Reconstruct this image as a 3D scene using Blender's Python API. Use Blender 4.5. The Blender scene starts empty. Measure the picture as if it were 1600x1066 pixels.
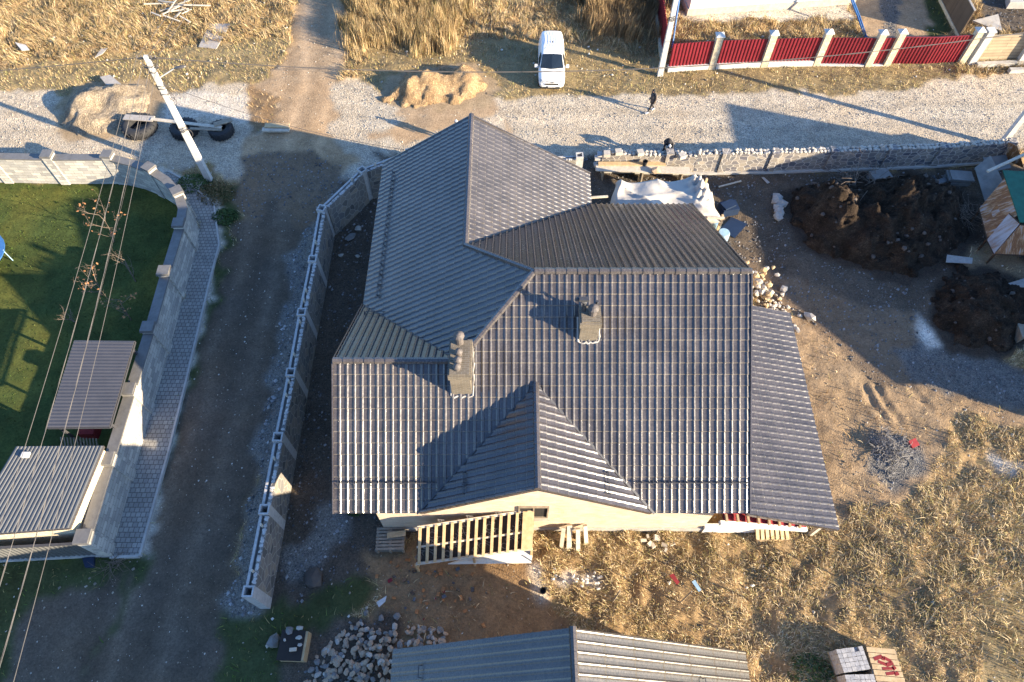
import bpy, bmesh, math, random
import numpy as np
from mathutils import Vector, Matrix, noise as mnoise
R = math.radians
random.seed(7)
rng = np.random.default_rng(7)
scene = bpy.context.scene
COL = scene.collection

# ------------------------------------------------------------------ camera
H, TILT, F = 28.0, R(32.0), 1067.0
cam_d = bpy.data.cameras.new('camera'); cam = bpy.data.objects.new('camera', cam_d); COL.objects.link(cam)
cam.location = (0, 0, H); cam.rotation_euler = (TILT, 0, 0)
cam_d.sensor_width = 36.0; cam_d.lens = 36.0 * F / 1600.0
cam_d.clip_start = 0.1; cam_d.clip_end = 3000
scene.camera = cam
# ------------------------------------------------------------------ light
SUN_EL, SUN_X, SUN_Y = R(16.6), 0.912, -0.41        # horizontal direction towards the sun
w = bpy.data.worlds.new('World'); scene.world = w; w.use_nodes = True
nt = w.node_tree; bg = nt.nodes['Background']
sky = nt.nodes.new('ShaderNodeTexSky'); sky.sky_type = 'NISHITA'; sky.sun_disc = False
sky.sun_elevation = SUN_EL; sky.sun_rotation = math.atan2(SUN_X, SUN_Y)
sky.air_density = 1.2; sky.dust_density = 0.6; sky.ozone_density = 1.6
tint = nt.nodes.new('ShaderNodeMix'); tint.data_type = 'RGBA'; tint.blend_type = 'MULTIPLY'; tint.inputs[0].default_value = 1.0; tint.inputs[7].default_value = (.68, .92, 1.34, 1)
nt.links.new(sky.outputs[0], tint.inputs[6]); nt.links.new(tint.outputs[2], bg.inputs[0]); bg.inputs[1].default_value = 0.086
sd = bpy.data.lights.new('sun', 'SUN'); sd.energy = 5.0; sd.angle = R(0.53); sd.color = (1.0, 0.84, 0.61)
sun = bpy.data.objects.new('sun', sd); COL.objects.link(sun)
sdir = Vector((SUN_X * math.cos(SUN_EL), SUN_Y * math.cos(SUN_EL), math.sin(SUN_EL)))
sun.rotation_euler = sdir.to_track_quat('Z', 'Y').to_euler(); sun.location = (40, -20, 40)
scene.view_settings.view_transform = 'Standard'; scene.view_settings.look = 'None'
scene.view_settings.exposure = 1.85; scene.view_settings.gamma = 1.0
scene.view_settings.use_curve_mapping = False

# ------------------------------------------------------------------ helpers
ct, st = math.cos(TILT), math.sin(TILT)              # camera forward = (0, st, -ct)
def P(u, v, z=0.0):
    """survey: the world point at height z seen at photo pixel (u, v)"""
    a = (u - 800) / F; b = (v - 533) / F
    d = (a, st - ct * b, -ct - st * b)
    t = (H - z) / -d[2]
    return Vector((a * t, d[1] * t, z))
def pix(x, y, z=0.0):
    Z = y * st + (H - z) * ct; Y = -y * ct + (H - z) * st
    return 800 + F * x / Z, 533 + F * Y / Z

def fbm(x, y, s=1.0, oct=4, seed=0):
    x = np.asarray(x, float) * s; y = np.asarray(y, float) * s
    out = np.zeros_like(x); amp = .5; tot = 0
    for o in range(oct):
        xi = np.floor(x).astype(np.int64); yi = np.floor(y).astype(np.int64)
        fx = x - xi; fy = y - yi; fx = fx * fx * (3 - 2 * fx); fy = fy * fy * (3 - 2 * fy)
        def h(i, j):
            n = (i * 374761393 + j * 668265263 + (seed + o) * 982451653) & 0x7fffffff
            n = ((n ^ (n >> 13)) * 1274126177) & 0x7fffffff
            return ((n ^ (n >> 16)) & 0xffff) / 65535.0
        v = (h(xi, yi) * (1 - fx) + h(xi + 1, yi) * fx) * (1 - fy) + (h(xi, yi + 1) * (1 - fx) + h(xi + 1, yi + 1) * fx) * fy
        out += v * amp; tot += amp; amp *= .5; x = x * 2.03 + 17.1; y = y * 2.03 + 5.3
    return out / tot                                   # 0..1

def props(o, label=None, cat=None, group=None, kind=None):
    if label: o['label'] = label
    if cat: o['category'] = cat
    if group: o['group'] = group
    if kind: o['kind'] = kind
    return o
def thing(name, label, cat, loc=(0, 0, 0), group=None, rotz=0):
    o = bpy.data.objects.new(name, None); COL.objects.link(o); o.empty_display_size = .3
    o.location = loc; o.rotation_euler = (0, 0, rotz)
    return props(o, label, cat, group)

_ico = bmesh.new(); bmesh.ops.create_icosphere(_ico, subdivisions=1, radius=1.0)
ICO_V = [v.co.copy() for v in _ico.verts]; ICO_F = [[v.index for v in f.verts] for f in _ico.faces]; _ico.free()

class MB:
    def __init__(s): s.v = []; s.f = []
    def add(s, vs, fs):
        n = len(s.v); s.v.extend([tuple(v) for v in vs]); s.f.extend([tuple(n + i for i in f) for f in fs]); return s
    def box(s, c, size, rotz=0, tilt=None, z_bottom=False):
        hx, hy, hz = size[0] / 2, size[1] / 2, size[2] / 2
        M = Matrix.Rotation(rotz, 3, 'Z')
        if tilt: M = M @ Matrix.Rotation(tilt[0], 3, 'X') @ Matrix.Rotation(tilt[1], 3, 'Y')
        c = Vector(c) + (Vector((0, 0, hz)) if z_bottom else Vector())
        vs = [c + M @ Vector((x * hx, y * hy, z * hz)) for x in (-1, 1) for y in (-1, 1) for z in (-1, 1)]
        return s.add(vs, [(0, 1, 3, 2), (4, 6, 7, 5), (0, 4, 5, 1), (2, 3, 7, 6), (0, 2, 6, 4), (1, 5, 7, 3)])
    def beam(s, a, b, w, h, up=(0, 0, 1)):
        a = Vector(a); b = Vector(b); d = (b - a).normalized(); up = Vector(up)
        sd_ = d.cross(up)
        if sd_.length < 1e-4: sd_ = d.cross(Vector((1, 0, 0)))
        sd_.normalize(); up2 = sd_.cross(d)
        vs = [p + sd_ * (i * w / 2) + up2 * (j * h / 2) for p in (a, b) for i in (-1, 1) for j in (-1, 1)]
        return s.add(vs, [(0, 1, 3, 2), (4, 6, 7, 5), (0, 4, 5, 1), (2, 3, 7, 6), (0, 2, 6, 4), (1, 5, 7, 3)])
    def wall(s, a, b, th, z0, z1):
        a = Vector((a[0], a[1], (z0 + z1) / 2)); b = Vector((b[0], b[1], (z0 + z1) / 2))
        return s.beam(a, b, th, z1 - z0)
    def prism(s, poly, z0, z1):
        n = len(poly); ar = sum(poly[i][0] * poly[(i + 1) % n][1] - poly[(i + 1) % n][0] * poly[i][1] for i in range(n))
        if ar < 0: poly = poly[::-1]
        g = (lambda z, i: z[i] if hasattr(z, '__len__') else z)
        vs = [(p[0], p[1], g(z0, i)) for i, p in enumerate(poly)] + [(p[0], p[1], g(z1, i)) for i, p in enumerate(poly)]
        fs = [tuple(range(n - 1, -1, -1)), tuple(range(n, 2 * n))] + [(i, (i + 1) % n, n + (i + 1) % n, n + i) for i in range(n)]
        return s.add(vs, fs)
    def slab(s, pts, th):                               # planar 3D polygon given thickness downwards along its normal
        pts = [Vector(p) for p in pts]; n = (pts[1] - pts[0]).cross(pts[2] - pts[0]).normalized()
        if n.z < 0: pts = pts[::-1]; n = -n
        k = len(pts); vs = pts + [p - n * th for p in pts]
        return s.add(vs, [tuple(range(k)), tuple(range(2 * k - 1, k - 1, -1))] + [(i + k, (i + 1) % k + k, (i + 1) % k, i) for i in range(k)])
    def tube(s, pts, r, n=6, cap=True):
        pts = [Vector(p) for p in pts]; k = len(pts); base = len(s.v); rs = r if hasattr(r, '__len__') else [r] * k
        for i, p in enumerate(pts):
            d = (pts[min(i + 1, k - 1)] - pts[max(i - 1, 0)]).normalized()
            a = d.cross(Vector((0, 0, 1)))
            if a.length < 1e-3: a = Vector((1, 0, 0))
            a.normalize(); b = d.cross(a)
            for j in range(n):
                t = 2 * math.pi * j / n; s.v.append(tuple(p + (a * math.cos(t) + b * math.sin(t)) * rs[i]))
        for i in range(k - 1):
            for j in range(n):
                s.f.append((base + i * n + j, base + i * n + (j + 1) % n, base + (i + 1) * n + (j + 1) % n, base + (i + 1) * n + j))
        if cap:
            s.f.append(tuple(base + j for j in range(n))[::-1]); s.f.append(tuple(base + (k - 1) * n + j for j in range(n)))
        return s
    def lathe(s, prof, c=(0, 0, 0), n=16, axis='z'):
        base = len(s.v); c = Vector(c)
        for r, z in prof:
            for j in range(n):
                t = 2 * math.pi * j / n; p = Vector((r * math.cos(t), r * math.sin(t), z))
                if axis == 'x': p = Vector((p.z, p.x, p.y))
                if axis == 'y': p = Vector((p.x, p.z, p.y))
                s.v.append(tuple(c + p))
        for i in range(len(prof) - 1):
            for j in range(n):
                s.f.append((base + i * n + j, base + i * n + (j + 1) % n, base + (i + 1) * n + (j + 1) % n, base + (i + 1) * n + j))
        s.f.append(tuple(base + j for j in range(n))[::-1]); s.f.append(tuple(base + (len(prof) - 1) * n + j for j in range(n)))
        return s
    def stone(s, c, size, seed=0, rotz=0, rough=.28):
        rd = random.Random(seed); M = Matrix.Rotation(rotz, 3, 'Z') @ Matrix.Rotation(rd.uniform(-.5, .5), 3, 'X')
        vs = [Vector(c) + M @ Vector((v.x * size[0], v.y * size[1], v.z * size[2])) * (1 + rd.uniform(-rough, rough)) for v in ICO_V]
        return s.add(vs, ICO_F)
    def build(s, name, mat, parent=None, origin=None, smooth=False, uv=True):
        o0 = np.array(parent_loc(parent) if parent is not None else (origin if origin is not None else (0, 0, 0)), float)
        v = np.array(s.v, float).reshape(-1, 3)
        me = bpy.data.meshes.new(name)
        me.from_pydata((v - o0).tolist(), [], s.f)
        if mat: me.materials.append(mat)
        if smooth: me.polygons.foreach_set('use_smooth', [True] * len(me.polygons))
        if uv: box_uv(me, v)
        me.update()
        o = bpy.data.objects.new(name, me); COL.objects.link(o)
        if parent is not None: o.parent = parent
        else: o.location = o0
        return o
def parent_loc(p):
    l = Vector((0, 0, 0))
    while p is not None: l += p.location; p = p.parent
    return l
def box_uv(me, wv):
    uvl = me.uv_layers.new(name='UVMap')
    nl = len(me.loops); lv = np.empty(nl, np.int32); me.loops.foreach_get('vertex_index', lv)
    npol = len(me.polygons); tot = np.empty(npol, np.int32); me.polygons.foreach_get('loop_total', tot)
    nr = np.empty(npol * 3, np.float32); me.polygons.foreach_get('normal', nr); nr = nr.reshape(-1, 3)
    n = np.repeat(nr, tot, axis=0); p = wv[lv]
    ln = np.sqrt(n[:, 0] ** 2 + n[:, 1] ** 2) + 1e-9
    tx, ty = -n[:, 1] / ln, n[:, 0] / ln
    flat = np.abs(n[:, 2]) > .75
    uu = np.where(flat, p[:, 0], p[:, 0] * tx + p[:, 1] * ty); vv = np.where(flat, p[:, 1], p[:, 2])
    uvl.data.foreach_set('uv', np.stack([uu, vv], 1).astype(np.float32).ravel())
def np_mesh(name, verts, faces, mat, colors=None, smooth=False, k=3):
    me = bpy.data.meshes.new(name); nv = len(verts); nf = len(faces)
    me.vertices.add(nv); me.vertices.foreach_set('co', verts.astype(np.float32).ravel())
    me.loops.add(nf * k); me.loops.foreach_set('vertex_index', faces.astype(np.int32).ravel())
    me.polygons.add(nf); me.polygons.foreach_set('loop_start', np.arange(0, nf * k, k, dtype=np.int32))
    try: me.polygons.foreach_set('loop_total', np.full(nf, k, dtype=np.int32))
    except Exception: pass
    if smooth: me.polygons.foreach_set('use_smooth', np.ones(nf, bool))
    if colors is not None:
        at_ = me.color_attributes.new('Col', 'FLOAT_COLOR', 'POINT'); at_.data.foreach_set('color', colors.astype(np.float32).ravel())
    me.materials.append(mat); me.update(calc_edges=True); me.validate()
    o = bpy.data.objects.new(name, me); COL.objects.link(o); return o
def dup(root, loc=None, rotz=None, label=None, group=None, scale=None):
    r = root.copy(); COL.objects.link(r)
    for ch in list(root.children):
        c = ch.copy(); COL.objects.link(c); c.parent = r
        for g in list(ch.children):
            d = g.copy(); COL.objects.link(d); d.parent = c
    if loc is not None: r.location = loc
    if rotz is not None: r.rotation_euler = (0, 0, rotz)
    if label: r['label'] = label
    if group: r['group'] = group
    if scale: r.scale = scale
    return r

# ------------------------------------------------------------------ materials
def L(c):                                              # sRGB 0-255 -> linear
    return tuple(((x / 255) / 12.92 if x / 255 <= .04045 else ((x / 255 + .055) / 1.055) ** 2.4) for x in c)
class NM:
    def __init__(s, name, rough=.85, spec=.3, metal=0):
        s.m = bpy.data.materials.new(name); s.m.use_nodes = True; s.t = s.m.node_tree
        s.b = s.t.nodes['Principled BSDF']; s.b.inputs['Roughness'].default_value = rough
        s.b.inputs['Specular IOR Level'].default_value = spec; s.b.inputs['Metallic'].default_value = metal
    def n(s, typ, **kw):
        nd = s.t.nodes.new(typ)
        for k, v in kw.items():
            if k.startswith('i_'):
                nm = k[2:].replace('_', ' '); nd.inputs[nm].default_value = v
            else: setattr(nd, k, v)
        return nd
    def l(s, a, b): s.t.links.new(a, b)
    def coord(s, which='Object'): return s.n('ShaderNodeTexCoord').outputs[which]
    def noise(s, co, scale, detail=4, rough=.6):
        nd = s.n('ShaderNodeTexNoise', i_Scale=scale, i_Detail=detail, i_Roughness=rough); s.l(co, nd.inputs['Vector']); return nd.outputs['Fac']
    def ramp(s, fac, stops):
        r = s.n('ShaderNodeValToRGB'); e = r.color_ramp.elements
        while len(e) < len(stops): e.new(.5)
        for i, (p, c) in enumerate(stops): e[i].position = p; e[i].color = (c[0], c[1], c[2], 1)
        s.l(fac, r.inputs[0]); return r.outputs[0]
    def mix(s, fac, a, b, mode='MIX'):
        m = s.n('ShaderNodeMix', data_type='RGBA', blend_type=mode)
        for sock, val in ((m.inputs[0], fac), (m.inputs[6], a), (m.inputs[7], b)):
            if hasattr(val, 'is_output'): s.l(val, sock)
            elif isinstance(val, (int, float)): sock.default_value = val
            else: sock.default_value = (*val, 1)
        return m.outputs[2]
    def math(s, op, a, b=0.0, clamp=False):
        m = s.n('ShaderNodeMath', operation=op, use_clamp=clamp)
        for sock, val in ((m.inputs[0], a), (m.inputs[1], b)):
            if hasattr(val, 'is_output'): s.l(val, sock)
            else: sock.default_value = val
        return m.outputs[0]
    def base(s, c): 
        if hasattr(c, 'is_output'): s.l(c, s.b.inputs['Base Color'])
        else: s.b.inputs['Base Color'].default_value = (*c, 1)
    def bump(s, h, strength=.5, dist=.02):
        b = s.n('ShaderNodeBump', i_Strength=strength, i_Distance=dist); s.l(h, b.inputs['Height']); s.l(b.outputs[0], s.b.inputs['Normal'])
def simple(name, c1, c2=None, scale=4.0, rough=.85, bump=.3, spec=.3, metal=0, bscale=None, dist=.02):
    m = NM(name, rough, spec, metal); co = m.coord('Object')
    c2 = c2 or tuple(x * .75 for x in c1)
    f = m.noise(co, scale, 6, .65); m.base(m.ramp(f, [(.32, c2), (.68, c1)]))
    if bump: m.bump(m.noise(co, bscale or scale * 4, 4, .7), bump, dist)
    return m.m
def stone_mat(name, scale, mortar, cols, mw=.06, bump=.6, rnd=1.0, sx=1.0, mnoise_=.3):
    m = NM(name, .9, .2); uv = m.coord('UV')
    mp = m.n('ShaderNodeMapping'); mp.inputs['Scale'].default_value = (sx, 1, 1); m.l(uv, mp.inputs[0])
    nz = m.n('ShaderNodeTexNoise', i_Scale=3.0, i_Detail=2.0); m.l(mp.outputs[0], nz.inputs['Vector'])
    vm = m.n('ShaderNodeVectorMath', operation='MULTIPLY_ADD'); m.l(nz.outputs['Color'], vm.inputs[0]); vm.inputs[1].default_value = (.12, .12, .0); m.l(mp.outputs[0], vm.inputs[2])
    v1 = m.n('ShaderNodeTexVoronoi', feature='DISTANCE_TO_EDGE', voronoi_dimensions='2D', i_Scale=scale, i_Randomness=rnd); m.l(vm.outputs[0], v1.inputs['Vector'])
    v2 = m.n('ShaderNodeTexVoronoi', feature='F1', voronoi_dimensions='2D', i_Scale=scale, i_Randomness=rnd); m.l(vm.outputs[0], v2.inputs['Vector'])
    sep = m.n('ShaderNodeSeparateColor'); m.l(v2.outputs['Color'], sep.inputs[0])
    k = len(cols); c = m.ramp(sep.outputs[0], [(i / (k - 1), cc) for i, cc in enumerate(cols)])
    g = m.noise(uv, 22, 4, .7); c = m.mix(.5, c, m.mix(1.0, c, m.ramp(g, [(.3, (.6, .6, .6)), (.7, (1.3, 1.3, 1.3))]), 'MULTIPLY'))
    e = m.n('ShaderNodeMapRange'); m.l(v1.outputs['Distance'], e.inputs[0]); e.inputs[1].default_value = mw * .7; e.inputs[2].default_value = mw * 1.2
    mo = m.mix(mnoise_, mortar, m.ramp(g, [(.3, tuple(x * .6 for x in mortar)), (.7, mortar)]))
    m.base(m.mix(e.outputs[0], mo, c))
    m.bump(m.math('ADD', e.outputs[0], m.math('MULTIPLY', g, .4)), bump, .03)
    return m.m
def brick_mat(name, c1, c2, mortar, bw=.25, bh=.075, ms=.008, rough=.9, bump=.4, off=.5, dirt=None, cell=.25):
    m = NM(name, rough, .2); uv = m.coord('UV')
    b = m.n('ShaderNodeTexBrick', offset=off); m.l(uv, b.inputs['Vector'])
    b.inputs['Scale'].default_value = 1; b.inputs['Brick Width'].default_value = bw; b.inputs['Row Height'].default_value = bh
    b.inputs['Mortar Size'].default_value = ms; b.inputs['Color1'].default_value = (*c1, 1); b.inputs['Color2'].default_value = (*c2, 1)
    b.inputs['Mortar'].default_value = (*mortar, 1); b.inputs['Bias'].default_value = 0
    n1 = m.noise(uv, 1.3, 5, .6); n2 = m.noise(uv, 30, 3, .6)
    c = m.mix(1.0, b.outputs[0], m.ramp(n1, [(.25, (.78, .76, .74)), (.75, (1.12, 1.1, 1.08))]), 'MULTIPLY')
    c = m.mix(.6, c, m.mix(1.0, c, m.ramp(n2, [(.3, (.7, .7, .7)), (.7, (1.25, 1.25, 1.25))]), 'MULTIPLY'))
    m.base(c); m.bump(m.math('SUBTRACT', m.math('MULTIPLY', n2, .4), b.outputs['Fac']), bump, .01)
    return m.m
def attr_mat(name, rough=.95, speck=0.0, bump=0.0, trans=False):
    m = NM(name, rough, .1); a = m.n('ShaderNodeAttribute', attribute_name='Col'); c = a.outputs['Color']
    m.base(c); return m.m

M = {}
M['tile'] = None
def tile_mat(name, c1, c2, rough, spec=.5):
    m = NM(name, rough, spec); co = m.coord('Object')
    f = m.noise(co, .9, 4, .6); f2 = m.noise(co, 14, 3, .6)
    c = m.ramp(f, [(.3, c1), (.7, c2)]); c = m.mix(.45, c, m.mix(1.0, c, m.ramp(f2, [(.35, (.55, .55, .55)), (.7, (1.5, 1.45, 1.4))]), 'MULTIPLY'))
    m.base(c)
    rr = m.n('ShaderNodeMapRange'); m.l(f2, rr.inputs[0]); rr.inputs[3].default_value = rough - .08; rr.inputs[4].default_value = rough + .12; m.l(rr.outputs[0], m.b.inputs['Roughness'])
    return m.m
M['tile'] = tile_mat('dark brown roof tile', (.046, .040, .038), (.088, .077, .073), .22, .75)
M['cap'] = tile_mat('ridge tile', (.06, .052, .05), (.095, .084, .08), .24, .8)
M['tile_glint'] = tile_mat('painted tile nose glint', (.13, .115, .10), (.21, .19, .165), .45, .4)  # sun glints along the tile courses, painted as a lighter tone on the noses
M['tile2_glint'] = M['tile_glint']
M['tile2'] = tile_mat('bronze metal tile', (.065, .055, .046), (.088, .074, .062), .26, .8)
M['brick'] = brick_mat('cream brick', (.74, .62, .46), (.62, .46, .32), (.56, .49, .40), ms=.009)
M['chimbrick'] = brick_mat('chimney brick', (.20, .165, .12), (.14, .12, .09), (.25, .225, .19), bw=.22, bh=.085)
M['pot'] = simple('weathered brown pot', (.15, .125, .11), (.09, .08, .075), 6, .6)
M['mortar'] = simple('lime mortar', (.42, .39, .35), scale=9)
M['concrete'] = simple('concrete', (.48, .45, .40), (.34, .32, .29), 3, .9, .4)
M['room_shade'] = simple('painted room shade', (.03, .028, .026), scale=5)
M['metal_dark'] = simple('dark steel', (.06, .06, .065), scale=8, rough=.5, bump=.1, spec=.5)
M['coping'] = simple('slate grey coping', (.165, .158, .15), (.115, .11, .105), 4, .55, .15, .4)
M['stoneA'] = brick_mat('cut sandstone cladding', (.56, .53, .46), (.32, .31, .29), (.24, .23, .21), bw=.52, bh=.20, ms=.010, off=.37, bump=.7)
M['stoneB'] = stone_mat('rubble stone wall', 2.9, (.36, .335, .30), [(.11, .105, .10), (.25, .22, .185), (.16, .155, .15), (.30, .25, .19)], .05)
M['stoneC'] = stone_mat('block stone wall', 3.9, (.50, .455, .40), [(.13, .13, .14), (.30, .26, .21), (.10, .10, .12), (.36, .31, .25)], .06, rnd=.8, sx=.7)
M['blockrim'] = simple('pale block rim', (.52, .50, .47), (.36, .34, .32), 7, .9, .5)
M['paving'] = brick_mat('grey paving sett', (.34, .33, .30), (.26, .25, .235), (.13, .125, .115), bw=.21, bh=.21, ms=.016, off=.5, bump=.6)
M['wood'] = simple('fresh pine', (.58, .42, .24), (.42, .29, .15), 5, .8, .25)
M['woodold'] = simple('weathered timber', (.36, .29, .21), (.22, .18, .13), 6, .9, .4)
M['woodpale'] = simple('pale weathered plank', (.60, .53, .42), (.42, .36, .28), 5, .9, .3)
M['membrane'] = simple('black roofing membrane', (.035, .026, .02), scale=6, rough=.6)
M['red'] = simple('crimson fence sheet', (.22, .018, .028), (.16, .014, .022), 2.5, .45, .1, .4)
M['creamstone'] = stone_mat('cream rustic pillar', 9, (.62, .55, .42), [(.66, .56, .38), (.52, .44, .30), (.72, .64, .48)], .05)
M['whitecap'] = simple('white concrete cap', (.62, .60, .56), scale=5)
M['white'] = simple('white render', (.78, .74, .66), (.66, .62, .55), 1.2, .85, .15)
M['sand'] = simple('building sand', (.37, .26, .145), (.25, .165, .09), 2.6, .95, .7, .1, bscale=9, dist=.06)
M['sandpale'] = simple('pale sand', (.33, .265, .185), (.23, .18, .125), 2.6, .95, .6, .1, bscale=9, dist=.05)
def grain(name, c1, c2, c3, bump=.8):
    m = NM(name, .96, .1); co = m.coord('Object'); a = m.noise(co, 1.4, 5, .6); b = m.noise(co, 26, 4, .8)
    v = m.n('ShaderNodeTexVoronoi', feature='F1', i_Scale=16.0); m.l(co, v.inputs['Vector']); sp = m.n('ShaderNodeSeparateColor'); m.l(v.outputs['Color'], sp.inputs[0])
    c = m.ramp(a, [(.30, c2), (.55, c1), (.75, c3)]); c = m.mix(1.0, c, m.ramp(b, [(.3, (.55, .54, .53)), (.7, (1.4, 1.38, 1.35))]), 'MULTIPLY')
    c = m.mix(1.0, c, m.ramp(sp.outputs[0], [(0, (.75, .75, .75)), (.8, (1.08, 1.08, 1.08)), (1, (1.5, 1.45, 1.4))]), 'MULTIPLY'); m.base(c)
    m.bump(m.math('ADD', m.math('MULTIPLY', b, 1.2), v.outputs['Distance']), bump, .06); return m.m
M['sand'] = grain('building sand grain', (.36, .25, .14), (.24, .155, .085), (.44, .32, .19))
M['sandpale'] = grain('pale sand grain', (.32, .26, .185), (.21, .165, .115), (.42, .35, .26))
M['soil'] = simple('dark topsoil old', (.060, .043, .03), (.022, .016, .012), 3.0, .97, 1.0, .1, bscale=7, dist=.15)
M['soilbrown'] = simple('clay crusted stone', (.12, .095, .075), (.075, .06, .05), 3)
M['soil'] = grain('dark topsoil', (.052, .037, .026), (.024, .018, .013), (.085, .062, .044), 1.0)
M['rubber'] = simple('old rubber', (.035, .035, .037), scale=7, rough=.8)
M['galv'] = simple('grey sheet metal', (.085, .077, .072), (.07, .064, .060), 1.5, .2, .05, .8)
M['bluegrey'] = simple('grey profile sheet', (.12, .12, .115), (.095, .095, .092), 1.2, .4, .05, .5)
M['pole'] = simple('pole concrete', (.60, .58, .54), (.44, .42, .39), 5, .85, .3)
M['wire'] = simple('cable', (.09, .08, .075), scale=5, rough=.6, bump=0)
M['wirepale'] = simple('aluminium cable', (.15, .135, .12), scale=5, rough=.5, bump=0)
M['tarp'] = simple('white tarpaulin', (.50, .46, .40), (.40, .365, .32), 1.5, .75, .35, .25, bscale=5, dist=.05)
M['bluepl'] = simple('dark blue sheeting', (.02, .035, .07), scale=4, rough=.4)
M['blue'] = simple('blue painted pipe', (.05, .16, .38), scale=4, rough=.5)
M['paleblue'] = simple('pale blue plastic', (.32, .48, .60), scale=4, rough=.5)
M['green'] = simple('green painted sheet', (.025, .15, .095), (.02, .10, .065), 3, .7)
M['redlining'] = simple('red lining', (.26, .025, .03), (.18, .018, .022), 4)
M['stone'] = simple('field stone', (.50, .37, .25), (.32, .235, .165), 3, .9, .4)
M['stonegrey'] = simple('grey field stone', (.25, .235, .215), (.17, .16, .145), 3, .9, .4)
M['stonepale'] = simple('pale limestone', (.52, .47, .39), (.36, .32, .27), 3, .9, .4)
M['block'] = brick_mat('grey paving blocks', (.56, .53, .50), (.44, .42, .40), (.12, .11, .10), bw=.2, bh=.1, ms=.008, bump=.7)
m = NM('rusty sheet', .8, .3); co = m.coord('Object'); f = m.noise(co, 2.2, 8, .7)
m.base(m.ramp(f, [(.36, (.42, .36, .33)), (.47, (.40, .20, .09)), (.56, (.20, .075, .03)), (.66, (.32, .13, .05))])); m.bump(m.noise(co, 20), .3); M['rust'] = m.m
def streak(name, stops):
    m = NM(name, .75, .3); co = m.coord('UV'); mp = m.n('ShaderNodeMapping'); mp.inputs['Scale'].default_value = (3.2, .9, 1); mp.inputs['Rotation'].default_value = (0, 0, .7); m.l(co, mp.inputs[0])
    f = m.noise(mp.outputs[0], 1.6, 8, .72); m.base(m.ramp(f, stops)); m.bump(m.noise(co, 14), .3); return m.m
M['rust'] = streak('streaked rusty sheet', [(.38, (.44, .36, .32)), (.47, (.45, .22, .09)), (.54, (.22, .085, .035)), (.64, (.36, .15, .05))])
M['rustpale'] = streak('pale rusty sheet', [(.40, (.46, .40, .37)), (.56, (.38, .29, .24)), (.66, (.34, .14, .05))])
M['rustdark'] = simple('dark rusty steel', (.12, .06, .03), (.06, .035, .02), 5)
M['paint'] = simple('white car paint', (.80, .79, .77), (.78, .77, .75), 1, .25, 0, .5)
M['glass'] = simple('tinted glass', (.015, .022, .03), scale=1, rough=.08, bump=0, spec=.8)
M['black'] = simple('black plastic', (.03, .03, .032), scale=5, rough=.5)
M['lampglass'] = simple('headlamp glass', (.45, .47, .48), scale=6, rough=.15, bump=0, spec=.7)
M['skin'] = simple('skin', (.42, .25, .18), scale=5, rough=.6, bump=0)
M['cloth_dark'] = simple('dark cloth', (.035, .033, .035), (.022, .021, .023), 8, .9)
M['cloth_brown'] = simple('brown grey coat', (.14, .11, .09), (.09, .07, .06), 8, .9)
M['cloth_white'] = simple('white shoes', (.7, .68, .65), scale=9)
M['cap_grey'] = simple('grey cap', (.66, .66, .66), scale=9)
M['twig'] = simple('bare twig', (.20, .15, .11), (.12, .09, .07), 8)
M['leafdry'] = simple('orange autumn leaf', (.42, .20, .08), (.30, .13, .05), 6)
M['grasscol'] = attr_mat('grass blade')
M['pebble'] = attr_mat('pebble')
M['leafgreen'] = simple('weed leaf', (.07, .11, .03), (.04, .07, .02), 6)
M['plank_grey'] = simple('grey board', (.42, .38, .33), (.30, .27, .24), 6)
M['fencewood'] = brick_mat('concrete plank fence', (.42, .34, .23), (.34, .27, .18), (.16, .12, .08), bw=2.2, bh=.22, ms=.012)
M['browntimber'] = brick_mat('brown board fence', (.17, .125, .085), (.13, .095, .065), (.04, .03, .02), bw=.16, bh=3.0, ms=.01, off=0)

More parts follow.
